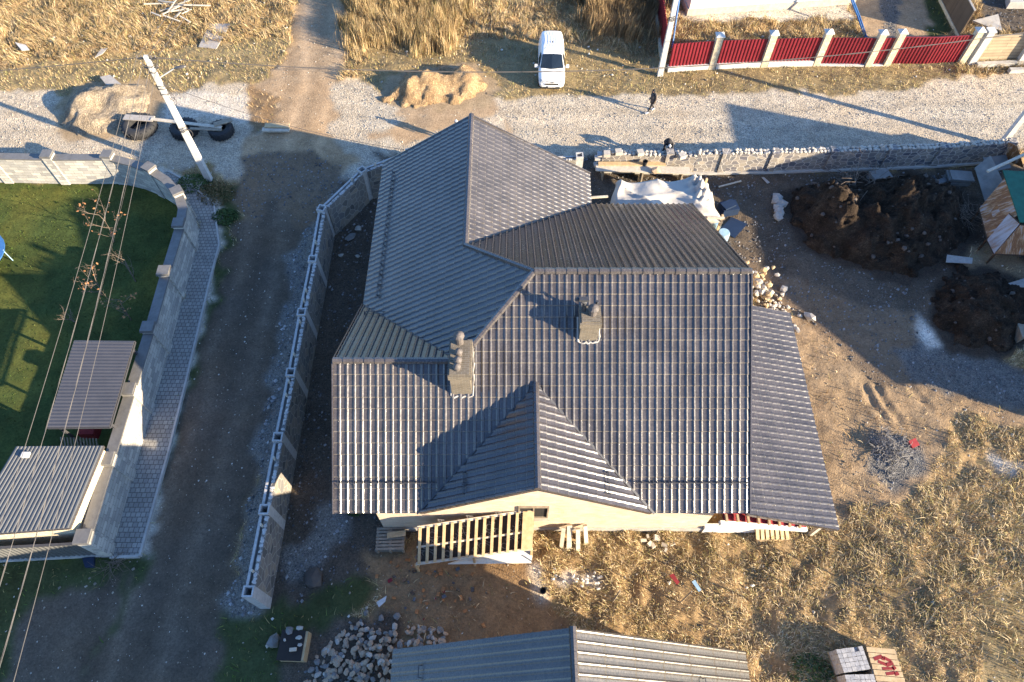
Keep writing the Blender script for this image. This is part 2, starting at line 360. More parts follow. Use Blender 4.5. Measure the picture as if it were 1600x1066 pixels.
# ------------------------------------------------------------------ ground
ZC = {  # albedo, gravel amount
 'dry': ((.29, .20, .105), .15), 'gravel': ((.47, .40, .305), 1.), 'dirt': ((.37, .265, .165), .45), 'road': ((.125, .098, .072), .4),
 'rubble': ((.21, .195, .17), 1.), 'soil': ((.105, .083, .062), .8), 'green': ((.060, .072, .028), .1), 'lawn': ((.055, .075, .020), .0),
 'brown': ((.25, .165, .09), .4), 'grey': ((.15, .142, .13), 1.), 'olive': ((.25, .19, .10), .2), 'pale': ((.58, .52, .43), .8), 'yard': ((.30, .21, .125), .4), 'sandz': ((.33, .245, .15), .4), 'loam': ((.06, .045, .033), .7), 'mud_and_shadow': ((.185, .133, .088), .55)}
POLY = [
 ('olive', [(-900, 205), (0, 105), (400, 60), (455, 60), (400, 150), (0, 152), (-900, 150)]),
 ('olive', [(560, 60), (860, 60), (1040, 100), (1500, 95), (1500, 150), (1010, 160), (700, 165), (560, 150)]),
 ('gravel', [(-1200, 140), (0, 142), (75, 145), (230, 150), (330, 130), (470, 135), (520, 128), (560, 122), (640, 178), (775, 157), (1010, 150), (1200, 143), (1320, 147), (1430, 136), (1510, 119), (1600, 114), (3000, 80), (3000, 225), (1570, 235), (1300, 248), (1100, 254), (940, 254), (700, 266), (600, 265), (520, 290), (380, 290), (330, 262), (0, 248), (-1200, 248)]),
 ('pale', [(255, 150), (300, 140), (395, 152), (402, 185), (340, 192), (260, 180)]),
 ('brown', [(395, 128), (440, 135), (430, 195), (400, 205), (385, 180)]),
 ('dirt', [(470, -400), (462, 0), (458, 60), (430, 110), (400, 130), (440, 160), (420, 200), (385, 212), (370, 280), (480, 330), (520, 280), (560, 250), (510, 215), (530, 180), (520, 150), (540, 90), (541, 0), (545, -400)]),
 ('dirt', [(590, 150), (770, 150), (775, 180), (745, 193), (640, 222), (570, 215), (640, 186)]),
 ('dirt', [(786, 185), (796, 185), (797, 205), (788, 207)]),
 ('road', [(375, 255), (440, 235), (530, 262), (505, 330), (470, 400), (430, 560), (400, 700), (360, 930), (345, 1066), (330, 1500), (0, 1500), (130, 1066), (215, 890), (262, 740), (300, 600), (345, 440), (372, 330)]),
 ('mud_and_shadow', [(372, 250), (440, 228), (535, 258), (505, 335), (470, 365), (430, 300), (400, 345), (370, 330)]),
 ('rubble', [(520, 290), (500, 330), (455, 400), (428, 560), (400, 700), (378, 860), (350, 940), (350, 980), (420, 985), (520, 330)]),
 ('soil', [(520, 290), (600, 250), (660, 300), (660, 830), (600, 900), (560, 920), (430, 965), (400, 985), (500, 400)]),
 ('rubble', [(450, 870), (520, 780), (540, 800), (500, 900), (450, 930)]),
 ('green', [(-900, 868), (230, 868), (215, 900), (170, 1000), (120, 1090), (0, 1500), (-900, 1500)]),
 ('road', [(60, 930), (200, 900), (160, 1010), (110, 1090), (0, 1200), (0, 1066)]),
 ('green', [(350, 970), (470, 940), (560, 905), (590, 925), (560, 960), (520, 1000), (440, 1066), (420, 1200), (340, 1200)]),
 ('green', [(290, 275), (372, 290), (370, 330), (345, 440), (300, 600), (262, 740), (252, 740), (335, 430), (345, 380), (336, 320)]),
 ('lawn', [(-1200, 280), (235, 280), (280, 300), (300, 380), (215, 700), (150, 870), (-1200, 870)]),
 ('brown', [(560, 855), (830, 860), (860, 960), (900, 1000), (600, 1066), (480, 1066), (520, 1000), (600, 945)]),
 ('soil', [(480, 980), (520, 970), (620, 960), (640, 1200), (430, 1200), (440, 1030)]),
 ('soil', [(590, 240), (1100, 250), (1120, 272), (1620, 255), (2600, 245), (2600, 560), (1700, 560), (1500, 540), (1450, 470), (1240, 470), (1170, 430), (1000, 400), (640, 400)]),
 ('yard', [(1180, 400), (1240, 410), (1330, 440), (1460, 470), (1480, 560), (1700, 590), (1700, 690), (1490, 640), (1440, 780), (1330, 800), (1310, 830), (1250, 640), (1180, 560)]),
 ('mud_and_shadow', [(1170, 400), (1240, 410), (1330, 440), (1460, 470), (1480, 560), (1700, 590), (1700, 680), (1500, 618), (1390, 606), (1340, 580), (1262, 500), (1180, 480)]),  # same earth as the yard, darkened where the shadow lies across it
 ('yard', [(1500, 395), (1540, 370), (1600, 380), (1600, 430), (1500, 440)]),
 ('soil', [(1120, 260), (1200, 270), (1330, 430), (1440, 450), (1450, 500), (1330, 470), (1190, 415), (1120, 350)]),
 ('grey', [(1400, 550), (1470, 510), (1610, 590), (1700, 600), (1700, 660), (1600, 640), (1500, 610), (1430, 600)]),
 ('pale', [(1432, 495), (1455, 505), (1480, 540), (1465, 548), (1440, 525)]),
 ('pale', [(1545, 715), (1600, 720), (1600, 760), (1550, 745)]),
 ('pale', [(870, 898), (940, 893), (945, 912), (880, 915)]),
 ('pale', [(830, 885), (850, 885), (852, 935), (838, 935)]),
 ('olive', [(1520, 940), (1700, 900), (1700, 1300), (1560, 1300)]),
 ('dirt', [(1330, -200), (1450, -200), (1480, 60), (1420, 95), (1350, 90), (1335, 0)]),
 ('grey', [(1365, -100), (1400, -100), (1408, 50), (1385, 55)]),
 ('green', [(1420, -100), (1450, -100), (1490, 50), (1455, 60)]),
 ('soil', [(1500, -100), (1620, -100), (1620, 50), (1540, 50)]),
 ('sandz', [(585, 160), (615, 115), (690, 98), (750, 100), (778, 138), (760, 165), (700, 172), (630, 172)]),
 ('sandz', [(82, 205), (95, 150), (145, 125), (235, 128), (260, 155), (235, 195), (170, 222), (110, 220)]),
 ('loam', [(1222, 300), (1325, 275), (1450, 272), (1520, 305), (1530, 365), (1495, 410), (1425, 442), (1345, 430), (1270, 402), (1228, 355)]),
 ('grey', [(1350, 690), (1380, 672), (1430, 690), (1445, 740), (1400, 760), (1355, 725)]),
 ('loam', [(1452, 455), (1490, 412), (1565, 420), (1640, 455), (1640, 530), (1560, 562), (1485, 550), (1452, 505)]),
 ('pale', [(1060, 15), (1330, 5), (1330, 28), (1080, 32)]),
 ('pale', [(174, 874), (218, 706), (238, 640), (290, 455), (309, 385), (303, 340), (285, 300), (240, 262), (270, 262), (294, 278), (340, 318), (346, 384), (332, 440), (291, 612), (267, 708), (222, 874)]),
]
def inpoly(u, v, poly):
    r = np.zeros(u.shape, bool); n = len(poly)
    for i in range(n):
        x0, y0 = poly[i]; x1, y1 = poly[(i + 1) % n]
        if y0 == y1: continue
        c = ((y0 > v) != (y1 > v)) & (u < (x1 - x0) * (v - y0) / (y1 - y0) + x0); r ^= c
    return r
ZN = list(ZC.keys())
def zone_at(x, y):
    x = np.asarray(x, float); y = np.asarray(y, float)
    dx = (fbm(x, y, 1.1, 3, 11) - .5) * 1.3; dy = (fbm(x, y, 1.1, 3, 12) - .5) * 1.3
    xx, yy = x + dx, y + dy
    Z = yy * st + H * ct; Y = -yy * ct + H * st
    Z = np.maximum(Z, 1.0)
    u = 800 + F * xx / Z; v = 533 + F * Y / Z
    z = np.zeros(x.shape, np.int32)
    for nm, pl in POLY: z[inpoly(u, v, pl)] = ZN.index(nm)
    return z
def build_ground():
    g = .125; xs = np.arange(-44, 44.01, g); ys = np.arange(-2, 52.01, g)
    X, Y = np.meshgrid(xs, ys); nx, ny = len(xs), len(ys)
    zone = zone_at(X, Y)
    colr = np.array([ZC[k][0] for k in ZN]); grv = np.array([ZC[k][1] for k in ZN])
    C = colr[zone]; G = grv[zone]
    def blur(a, k=2):
        for _ in range(k):
            a = (a + np.roll(a, 1, 0) + np.roll(a, -1, 0) + np.roll(a, 1, 1) + np.roll(a, -1, 1)) / 5
        return a
    C = np.stack([blur(C[..., i]) for i in range(3)], -1); G = blur(G)
    big = fbm(X, Y, .22, 3, 1); mid = fbm(X, Y, .9, 4, 2); fine = fbm(X, Y, 4.0, 3, 3)
    mul = .70 + .6 * (big * .35 + mid * .4 + fine * .25)
    C = C * mul[..., None]
    warm = (fbm(X, Y, .5, 3, 4) - .5)[..., None] * np.array([.12, 0, -.15]); C = C * (1 + warm)
    lawnm = (zone == ZN.index('lawn'))[..., None]; yl = np.clip((fbm(X, Y, .45, 4, 81) - .48) * 4, 0, 1)[..., None]
    C = np.where(lawnm, C * (.75 + .5 * fbm(X, Y, 1.3, 3, 82)[..., None]) * (1 + yl * np.array([.9, .45, .25])), C)
    # wheel tracks worn into the lane and the gravel road
    wob = (fbm(X, Y, .35, 3, 71) - .5) * .9; patch = fbm(X, Y, .8, 4, 72)
    def track(px_pts, off, wd, mul_, zsel):
        pts = [P(*q) for q in px_pts]; best = np.full(X.shape, 9.0)
        for a, b in zip(pts[:-1], pts[1:]):
            dx, dy = b.x - a.x, b.y - a.y; ll = math.hypot(dx, dy); t = np.clip(((X - a.x) * dx + (Y - a.y) * dy) / ll ** 2, 0, 1)
            qx = X - a.x - t * dx; qy = Y - a.y - t * dy; sg = (qx * -dy + qy * dx) / ll
            best = np.where(np.hypot(qx, qy) < np.abs(best), np.sign(sg) * np.hypot(qx, qy), best)
        return (np.exp(-(((best + wob) - off) / wd) ** 2) * (.35 + .9 * patch) * mul_ * np.isin(zone, [ZN.index(k) for k in zsel]))[..., None]
    LN = [(505, 0), (500, 120), (470, 240), (425, 320), (390, 450), (345, 650), (290, 800), (240, 950), (190, 1100)]
    for off, wd, m_ in ((-.95, .28, .28), (.95, .28, .28), (0, .35, -.18), (-1.9, .5, -.22), (2.2, .5, -.15), (-2.6, .25, .15)): C = C * (1 + track(LN, off, wd, m_, ['road', 'dirt']))
    RD = [(-300, 195), (300, 190), (560, 195), (800, 190), (1100, 190), (1400, 180), (1700, 172)]
    for off, wd, m_ in ((-.8, .3, -.12), (.9, .3, -.12), (0, .4, .10), (2.0, .4, .08), (-2.0, .5, -.08)): C = C * (1 + track(RD, off, wd, m_, ['gravel']))
    grassy = np.isin(zone, [ZN.index('dry'), ZN.index('olive'), ZN.index('green'), ZN.index('brown'), ZN.index('yard'), ZN.index('soil')])
    gz = blur(grassy.astype(float), 4)
    tuss = blur((zone == ZN.index('dry')).astype(float), 6)
    Zh = (mid - .5) * .16 * gz + (fbm(X, Y, 1.25, 3, 51) - .5) * .55 * tuss + (fbm(X, Y, 3.5, 3, 8) - .5) * .07 * gz + (fbm(X, Y, .8, 3, 9) - .5) * .05
    # tyre ruts in the yard right of the house
    for (a, b) in ((P(1352, 600), P(1385, 665)), (P(1368, 598), P(1405, 660)), (P(1420, 600), P(1460, 640))):
        d = (b - a); ln = d.length; d = d / ln; t = (X - a.x) * d.x + (Y - a.y) * d.y; q = (X - a.x) * -d.y + (Y - a.y) * d.x + .12 * np.sin(t * 2)
        Zh -= .07 * np.exp(-(q / .15) ** 2) * (t > 0) * (t < ln); Zh += .03 * np.exp(-((np.abs(q) - .30) / .1) ** 2) * (t > 0) * (t < ln)
    Zh = Zh - .02
    edge = np.minimum(np.minimum(X + 44, 44 - X), np.minimum(Y + 2, 52 - Y)); Zh = np.where(edge < 1.0, Zh * np.clip(edge, 0, 1), Zh)
    V = np.stack([X, Y, Zh], -1).reshape(-1, 3); colors = np.concatenate([C, G[..., None]], -1).reshape(-1, 4)
    i = np.arange(nx - 1); j = np.arange(ny - 1); I, J = np.meshgrid(i, j); a = (J * nx + I).ravel()
    Fq = np.stack([a, a + 1, a + nx + 1, a + nx], -1); fz = zone[:-1, :-1].ravel()
    # material
    m = NM('ground', .95, .15); co = m.coord('Object'); at_ = m.n('ShaderNodeAttribute', attribute_name='Col')
    vo = m.n('ShaderNodeTexVoronoi', feature='F1', i_Scale=19.0); m.l(co, vo.inputs['Vector'])
    sp = m.n('ShaderNodeSeparateColor'); m.l(vo.outputs['Color'], sp.inputs[0])
    vo2 = m.n('ShaderNodeTexVoronoi', feature='F1', i_Scale=44.0); m.l(co, vo2.inputs['Vector'])
    sp2 = m.n('ShaderNodeSeparateColor'); m.l(vo2.outputs['Color'], sp2.inputs[0])
    sumv = m.math('ADD', m.math('MULTIPLY', sp.outputs[0], .55), m.math('MULTIPLY', sp2.outputs[1], .45))
    gr = m.ramp(sumv, [(.10, (.42, .42, .44)), (.5, (.96, .95, .93)), (.78, (1.2, 1.18, 1.14)), (.92, (1.5, 1.45, 1.38))])
    nz = m.noise(co, 9, 6, .75); nr = m.ramp(nz, [(.3, (.62, .60, .58)), (.7, (1.35, 1.33, 1.30))])
    nz2 = m.noise(co, 1.7, 6, .7); nr2 = m.ramp(nz2, [(.3, (.80, .79, .78)), (.7, (1.18, 1.18, 1.17))])
    mult = m.mix(at_.outputs['Alpha'], nr, gr); c = m.mix(1.0, at_.outputs['Color'], mult, 'MULTIPLY'); c = m.mix(1.0, c, nr2, 'MULTIPLY')
    m.base(c)
    hh = m.math('ADD', m.math('MULTIPLY', vo.outputs['Distance'], at_.outputs['Alpha']), m.math('MULTIPLY', nz, .9)); m.bump(hh, .7, .035)
    M['ground'] = m.m
    for nm, zs in (('ground', ['dry', 'soil', 'green', 'brown', 'grey', 'olive', 'pale', 'yard', 'rubble', 'mud_and_shadow', 'sandz', 'loam']), ('gravel_road', ['gravel']), ('dirt_track', ['dirt']), ('road', ['road']), ('lawn', ['lawn'])):
        sel = Fq[np.isin(fz, [ZN.index(z) for z in zs])]
        used = np.unique(sel); mp = np.zeros(len(V), np.int64); mp[used] = np.arange(len(used))
        o = np_mesh(nm, V[used], mp[sel], m.m, colors[used], smooth=True, k=4); props(o, kind='structure')
    # far land out to the horizon, under the surveyed sheet
    mb = MB(); S = 1500
    n = 24; xs2 = np.linspace(-S, S, n)
    for a_ in range(n - 1):
        for b_ in range(n - 1):
            pass
    mb.add([(-S, -S, -.12), (S, -S, -.12), (S, S, -.12), (-S, S, -.12)], [(0, 1, 2, 3)])
    far = NM('far land', .95, .1); co = far.coord('Object'); far.base(far.ramp(far.noise(co, .15, 8, .7), [(.3, (.16, .12, .06)), (.7, (.32, .24, .13))]))
    props(mb.build('terrain', far.m), kind='structure')
build_ground()

def hash_noise(x, y): return fbm(x, y, .55, 3, 21)
def grass(name, zones, n, hmin, hmax, cols, width, seed, clump=.5, lean=.5, wind=(0, 0), area=None, swirl=1.0, kindlabel=None, cat='grass', poly=None):
    r = np.random.default_rng(seed)
    x0, x1, y0, y1 = area or (-38, 38, -1, 50)
    x = r.uniform(x0, x1, n); y = r.uniform(y0, y1, n)
    # draw only where the photo can see it
    Z = y * st + H * ct; Y = -y * ct + H * st; u = 800 + F * x / Z; v = 533 + F * Y / Z
    ok = (u > -60) & (u < 1660) & (v > -60) & (v < 1130)
    if poly is not None: ok &= inpoly(u + (fbm(x, y, .7, 4, 61) - .5) * 90 + r.normal(0, 5, n), v + (fbm(x, y, .7, 4, 62) - .5) * 70 + r.normal(0, 4, n), poly)
    x, y, u, v = x[ok], y[ok], u[ok], v[ok]
    if zones:
        z = zone_at(x, y); ok = np.isin(z, [ZN.index(k) for k in zones]); x, y = x[ok], y[ok]
    d = fbm(x, y, 1.6, 3, seed + 5); ok = d > (clump - .25 + .3 * r.random(len(x))); x, y, d = x[ok], y[ok], d[ok]
    # keep off the house footprint
    ok = ~((x > -5.2) & (x < 8.7) & (y > 8.4) & (y < 25.5)); x, y, d = x[ok], y[ok], d[ok]
    k = len(x); h = (hmin + (hmax - hmin) * r.random(k) ** 1.6) * (.45 + 1.1 * d)
    th = r.uniform(0, 2 * np.pi, k); ang = fbm(x, y, .9, 2, seed + 9) * 4 * np.pi
    ln_ = lean * (2 - swirl) * (.4 + 1.2 * r.random(k)); lx = np.cos(ang) * lean * swirl + np.cos(th) * ln_ + wind[0]; ly = np.sin(ang) * lean * swirl + np.sin(th) * ln_ + wind[1]
    tip = np.stack([x + lx * h, y + ly * h, h * .95], -1)
    ww = width * (.6 + .8 * r.random(k)); px_ = np.cos(th + 1.57) * ww / 2; py_ = np.sin(th + 1.57) * ww / 2
    gz_ = ((fbm(x, y, 1.25, 3, 51) - .5) * .55 + (fbm(x, y, .9, 4, 2) - .5) * .16) if zones == ['dry'] else np.zeros(k)
    tip[:, 2] += gz_
    a = np.stack([x - px_, y - py_, np.full(k, -.04)], -1); b = np.stack([x + px_, y + py_, np.full(k, -.04)], -1)
    mid = np.stack([x + lx * h * .35, y + ly * h * .35, h * .6], -1)
    a[:, 2] += gz_; b[:, 2] += gz_; mid[:, 2] += gz_
    ma = mid + np.stack([-px_, -py_, 0 * px_], -1) * .8; mbb = mid + np.stack([px_, py_, 0 * px_], -1) * .8
    V = np.stack([a, b, mbb, ma, tip], 1).reshape(-1, 3); base = np.arange(k)[:, None] * 5
    Ft = np.concatenate([base + np.array([0, 1, 2]), base + np.array([0, 2, 3]), base + np.array([3, 2, 4])], 0)
    cc = np.array(cols); sel = cc[r.integers(0, len(cc), k)] * (.7 + .6 * r.random(k))[:, None] * (.75 + .5 * fbm(x, y, .4, 2, 77))[:, None]
    C = np.concatenate([sel, np.ones((k, 1))], -1).repeat(5, 0)
    o = np_mesh(name, V, Ft, M['grasscol'], C)
    props(o, kindlabel, cat, kind='stuff'); return o
STRAW = [(.50, .36, .19), (.38, .26, .13), (.62, .48, .28), (.28, .18, .085), (.26, .22, .09)]
OLV = [(.36, .31, .13), (.44, .34, .17), (.26, .25, .09), (.50, .40, .22)]
GRN = [(.10, .15, .035), (.07, .12, .03), (.14, .17, .05), (.28, .23, .10)]
grass('dry_grass', ['dry'], 380000, .10, .40, STRAW, .022, 1, .38, .75, kindlabel='straw coloured dry grass on the open plots beyond the road', area=(-38, 38, 30, 50))
STRAW2 = [(.56, .42, .23), (.43, .30, .155), (.68, .54, .34), (.28, .19, .09), (.36, .31, .13), (.62, .50, .31), (.24, .20, .08)]
grass('matted_grass', ['dry'], 900000, .03, .20, STRAW2, .015, 41, .44, .7, kindlabel='matted tangle of dry grass on the plot right of the brick house', area=(-24, 28, -1, 30), swirl=.35)
grass('rough_grass', ['olive'], 280000, .04, .22, OLV + STRAW, .024, 2, .36, .5, kindlabel='low olive and straw grass on the verges of the gravel road')
grass('weed_grass', ['green'], 60000, .06, .24, GRN, .03, 3, .35, .7, kindlabel='dark green weeds and grass beside the lane')
grass('sparse_grass', ['brown', 'yard'], 60000, .05, .25, STRAW, .028, 4, .5, .8, kindlabel='sparse dry stalks on the bare earth round the house')
grass('lawn_grass', ['lawn'], 90000, .03, .08, [(.055, .085, .018), (.042, .068, .014), (.09, .10, .03)], .03, 5, .2, .5, kindlabel='short mown lawn grass inside the stone wall')
grass('tall_straw', None, 130000, .6, 1.7, STRAW + [(.56, .43, .24)], .020, 6, .26, .13, wind=(.06, -.18), kindlabel='tall bleached reeds standing beside the dirt track', poly=[(545, -60), (720, -60), (735, 20), (690, 60), (640, 85), (550, 70)], area=(-14, 0, 35, 52))
grass('tall_reed', None, 80000, .6, 1.7, [(.42, .30, .16), (.34, .23, .12), (.26, .18, .10)], .020, 7, .30, .14, wind=(.0, -.2), kindlabel='tall dry reeds growing between the van and the red fence', poly=[(890, -60), (1010, -60), (1018, 60), (985, 75), (905, 40)], area=(3, 14, 36, 52))
grass('tall_weed', None, 26000, .2, .5, STRAW2, .016, 8, .52, .6, kindlabel='thick clumps of long dry grass in the lower right plot', poly=[(1230, 840), (1640, 720), (1640, 1100), (1400, 960)], area=(8, 28, 1, 14), swirl=.7)

def pebbles(name, zones, n, smin, smax, cols, seed, label, poly=None, area=None):
    r = np.random.default_rng(seed); x0, x1, y0, y1 = area or (-36, 36, 0, 46)
    x = r.uniform(x0, x1, n); y = r.uniform(y0, y1, n); u, v = 800 + F * x / (y * st + H * ct), 533 + F * (-y * ct + H * st) / (y * st + H * ct)
    ok = (u > -20) & (u < 1620) & (v > -20) & (v < 1090)
    if poly is not None: ok &= inpoly(u, v, poly)
    x, y = x[ok], y[ok]; z = zone_at(x, y)
    if zones: ok = np.isin(z, [ZN.index(k) for k in zones]); x, y = x[ok], y[ok]
    k = len(x); s = smin + (smax - smin) * r.random(k) ** 3
    oct_ = np.array([(1, 0, 0), (0, 1, 0), (-1, 0, 0), (0, -1, 0), (0, 0, .7), (.6, .6, .45), (-.6, -.5, .4)], float)[:6]
    V = oct_[None] * s[:, None, None] * (.6 + .8 * r.random((k, 6, 1))); V[..., 0] += x[:, None]; V[..., 1] += y[:, None]
    V[:, 0, 2] = V[:, 1, 2] = V[:, 2, 2] = V[:, 3, 2] = -.02
    tri = np.array([(0, 1, 5), (0, 5, 4), (5, 1, 4), (1, 2, 4), (2, 3, 4), (3, 0, 4)])
    Ft = (np.arange(k)[:, None, None] * 6 + tri[None]).reshape(-1, 3)
    cc = np.array(cols)[r.integers(0, len(cols), k)] * (.7 + .6 * r.random(k))[:, None]
    C = np.concatenate([cc, np.ones((k, 1))], -1).repeat(6, 0)
    o = np_mesh(name, V.reshape(-1, 3), Ft, M['pebble'], C); props(o, label, 'gravel', kind='stuff')
GREYS = [(.42, .40, .37), (.30, .29, .28), (.55, .51, .45), (.22, .21, .20)]
pebbles('road_gravel', ['gravel', 'pale'], 110000, .015, .048, [(.42, .37, .30), (.33, .30, .26), (.50, .44, .35), (.26, .24, .22)], 31, 'loose pale gravel strewn over the road')
pebbles('stone_chippings', ['rubble', 'grey', 'soil', 'mud_and_shadow'], 90000, .015, .075, [(.19, .185, .18), (.14, .135, .13), (.25, .24, .23), (.09, .09, .09)], 32, 'loose grey stone chippings along the walls and in the yard')
pebbles('wall_gravel', ['rubble'], 60000, .02, .10, [(.32, .31, .30), (.24, .235, .23), (.42, .40, .37)], 39, 'loose pale grey stones along both sides of the rubble stone boundary wall')
pebbles('loose_stones', ['dirt', 'road', 'brown', 'yard'], 16000, .012, .05, [(.30, .26, .20), (.36, .30, .22), (.55, .50, .42)], 33, 'small pale stones scattered on the bare earth and lane')
pebbles('litter_bits', ['dry', 'olive', 'green'], 6000, .03, .10, [(.60, .55, .46), (.40, .35, .28), (.2, .17, .13)], 34, 'small stones and crumbs lying in the rough grass')

# ------------------------------------------------------------------ tiled roof planes
E_S = [0, .28, .52, .60, .68, .78, .88, .96]; E_H = [0, -.004, 0, .016, .032, .040, .030, .012]
def tile_plane(polys, nrm_dir, p0, slope, period=.277, course=.42, amp=1.0, stepamp=.035, name='roof_slope', mat=None, parent=None, lift=0.0, rollstep=False):
    """tiles on the plane through p0 that falls by `slope` towards the plan direction nrm_dir; polys: convex plan polygons"""
    d = Vector((nrm_dir[0], nrm_dir[1], 0)).normalized(); e = Vector((-d.y, d.x, 0)); p0 = Vector(p0)
    c = 1 / math.sqrt(1 + slope * slope); ds = Vector((d.x * c, d.y * c, -slope * c)); nn = Vector((d.x * slope * c, d.y * slope * c, c))
    out = MB(); mi = []
    for poly in polys:
        es = [(Vector((q[0], q[1], 0)) - Vector((p0.x, p0.y, 0))).dot(e) for q in poly]; ss = [(Vector((q[0], q[1], 0)) - Vector((p0.x, p0.y, 0))).dot(d) / c for q in poly]
        i0, i1 = math.floor(min(es) / period) - 1, math.ceil(max(es) / period) + 1
        j0, j1 = math.floor(min(ss) / course) - 1, math.ceil(max(ss) / course) + 1
        ev = [((i + a) * period, h * amp) for i in range(i0, i1) for a, h in zip(E_S, E_H)]
        sv = [((j + a) * course, h, j) for j in range(j0, j1) for a, h in ((0, 0), (.5, stepamp * .5), (.93, stepamp))]
        bm = bmesh.new(); grid = []; lay = bm.faces.layers.int.new('edge')
        for s_, hs, j in sv:
            row = []
            for k, (e_, he) in enumerate(ev):
                q = p0 + e * e_ + ds * s_ + nn * (he + (hs * (.12 + .88 * min(1, he / (.034 * amp))) if rollstep and he > 0 else (hs * .12 if rollstep else hs)) + lift)
                row.append(bm.verts.new(q))
            grid.append(row)
        for a in range(len(sv) - 1):
            for b in range(len(ev) - 1):
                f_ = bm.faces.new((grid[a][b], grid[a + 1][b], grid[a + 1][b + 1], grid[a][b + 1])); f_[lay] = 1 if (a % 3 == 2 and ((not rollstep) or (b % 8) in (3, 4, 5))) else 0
        n = len(poly); ar = sum(poly[i][0] * poly[(i + 1) % n][1] - poly[(i + 1) % n][0] * poly[i][1] for i in range(n))
        if ar < 0: poly = poly[::-1]
        for i in range(n):
            a = Vector((*poly[i][:2], 0)); b = Vector((*poly[(i + 1) % n][:2], 0)); t = b - a; no = Vector((t.y, -t.x, 0)).normalized()
            bmesh.ops.bisect_plane(bm, geom=bm.verts[:] + bm.edges[:] + bm.faces[:], plane_co=a, plane_no=no, clear_outer=True)
        bm.verts.index_update()
        bm.normal_update()
        fs = []
        for f in bm.faces:
            ids = [v.index for v in f.verts]
            if f.normal.z < 0: ids = ids[::-1]
            fs.append(ids); mi.append(f[lay])
        out.add([v.co for v in bm.verts], fs); bm.free()
        zz = lambda q: p0.z - slope * (Vector((q[0], q[1], 0)) - Vector((p0.x, p0.y, 0))).dot(d)
        nb = len(out.f); out.slab([(q[0], q[1], zz(q) - .012) for q in poly], .16); mi += [0] * (len(out.f) - nb)
    o = out.build(name, mat or M['tile'], parent); o.data.materials.append(M['tile_glint'])
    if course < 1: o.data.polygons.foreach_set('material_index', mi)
    return o
def ridge_caps(pts, parent, w=.13, seg=.40, name='ridge_cap', mat=None):
    mb = MB()
    for a, b in zip(pts[:-1], pts[1:]):
        a = Vector(a); b = Vector(b); n = max(1, round((b - a).length / seg)); d = (b - a) / n
        for i in range(n):
            p = a + d * i; q = a + d * (i + 1.06)
            mb.tube([p, q], [w * 1.08, w * .9], 8)
    return mb.build(name, mat or M['cap'], parent)

# ------------------------------------------------------------------ the house
S = .65
XW, XE, YS, ZE = -6.55, 8.74, 7.95, 3.3
AP = Vector((.82, 15.4, 8.15)); LJ = Vector((-1.93, 12.65, 6.36)); WJ = Vector((-1.90, 18.12, 6.38)); VB = (-6.55, 17.26)
YN, YNE = 26.0, 24.0
DC, DY, DZ = .87, 11.95, 5.9
house = thing('house', 'large unfinished cream brick house under a dark tiled roof of many slopes', 'house', (1.0, 15.0, 0))
def zs(y): return ZE + S * (y - YS)
def zw(x): return AP.z - S * (AP.x - x)
def zn(y): return AP.z - S * (y - AP.y)
def ze_(x): return WJ.z - S * (x - WJ.x)
tile_plane([[(XW, YS), (-3.43, YS), (DC, DY), (LJ.x, LJ.y), (XW, LJ.y)], [(LJ.x, LJ.y), (DC, DY), (DC, AP.y), (AP.x, AP.y)], [(DC, DY), (5.17, YS), (XE, YS), (XE, AP.y), (DC, AP.y)]], (0, -1), (XW, AP.y, AP.z), S, parent=house)
tile_plane([[(WJ.x, YN), (XW, YN), (XW, VB[1]), (LJ.x, LJ.y), (WJ.x, LJ.y + .03)], [(WJ.x, WJ.y), (WJ.x, LJ.y), (AP.x, AP.y)]], (-1, 0), AP, S, parent=house)
tile_plane([[(XW, LJ.y), (LJ.x, LJ.y), VB]], (0, 1), (XW, LJ.y, LJ.z), S, parent=house)
tile_plane([[(AP.x, AP.y), (XE, AP.y), (9.0, YNE), (3.97, YNE), (WJ.x, WJ.y)]], (0, 1), AP, S, parent=house, amp=2.0, stepamp=.02)
tile_plane([[(WJ.x, WJ.y), (4.0, YNE - .03), (4.05, YN + .2), (WJ.x, YN)]], (1, 0), WJ, S, parent=house, amp=.45, rollstep=True, stepamp=.045)
sd_ = (DZ - ZE) / 4.3
tile_plane([[(DC, DY), (-3.43, YS), (DC, YS)]], (-1, 0), (DC, YS, DZ), sd_, parent=house, lift=.01)
tile_plane([[(DC, DY), (DC, YS), (5.17, YS)]], (1, 0), (DC, YS, DZ), sd_, parent=house, lift=.01, amp=.7)
ridge_caps([(AP.x, AP.y, AP.z + .03), (XE, AP.y, AP.z + .03)], house)
ridge_caps([(XW, LJ.y, LJ.z + .03), (LJ.x, LJ.y, LJ.z + .03)], house)
ridge_caps([(WJ.x, YN, WJ.z + .03), (WJ.x, WJ.y, WJ.z + .03)], house)
ridge_caps([(WJ.x, WJ.y, WJ.z + .03), (AP.x, AP.y, AP.z + .03)], house, .11)
ridge_caps([(LJ.x, LJ.y, LJ.z + .03), (AP.x, AP.y, AP.z + .03)], house, .12)
ridge_caps([(DC, YS - .02, DZ + .03), (DC, DY, DZ + .03)], house, .12)
# valley gutters
mb = MB()
for a, b in (((DC, DY, DZ), (-3.5, YS - .03, ZE)), ((DC, DY, DZ), (5.24, YS - .03, ZE)), ((LJ.x, LJ.y, LJ.z), (VB[0], VB[1], 3.36)), ((WJ.x, WJ.y, WJ.z), (3.97, YNE, zn(YNE)))):
    a = Vector(a); b = Vector(b); mb.beam(a + Vector((0, 0, .035)), b + Vector((0, 0, .035)), .09, .02)
mb.build('valley_flashing', M['metal_dark'], house)
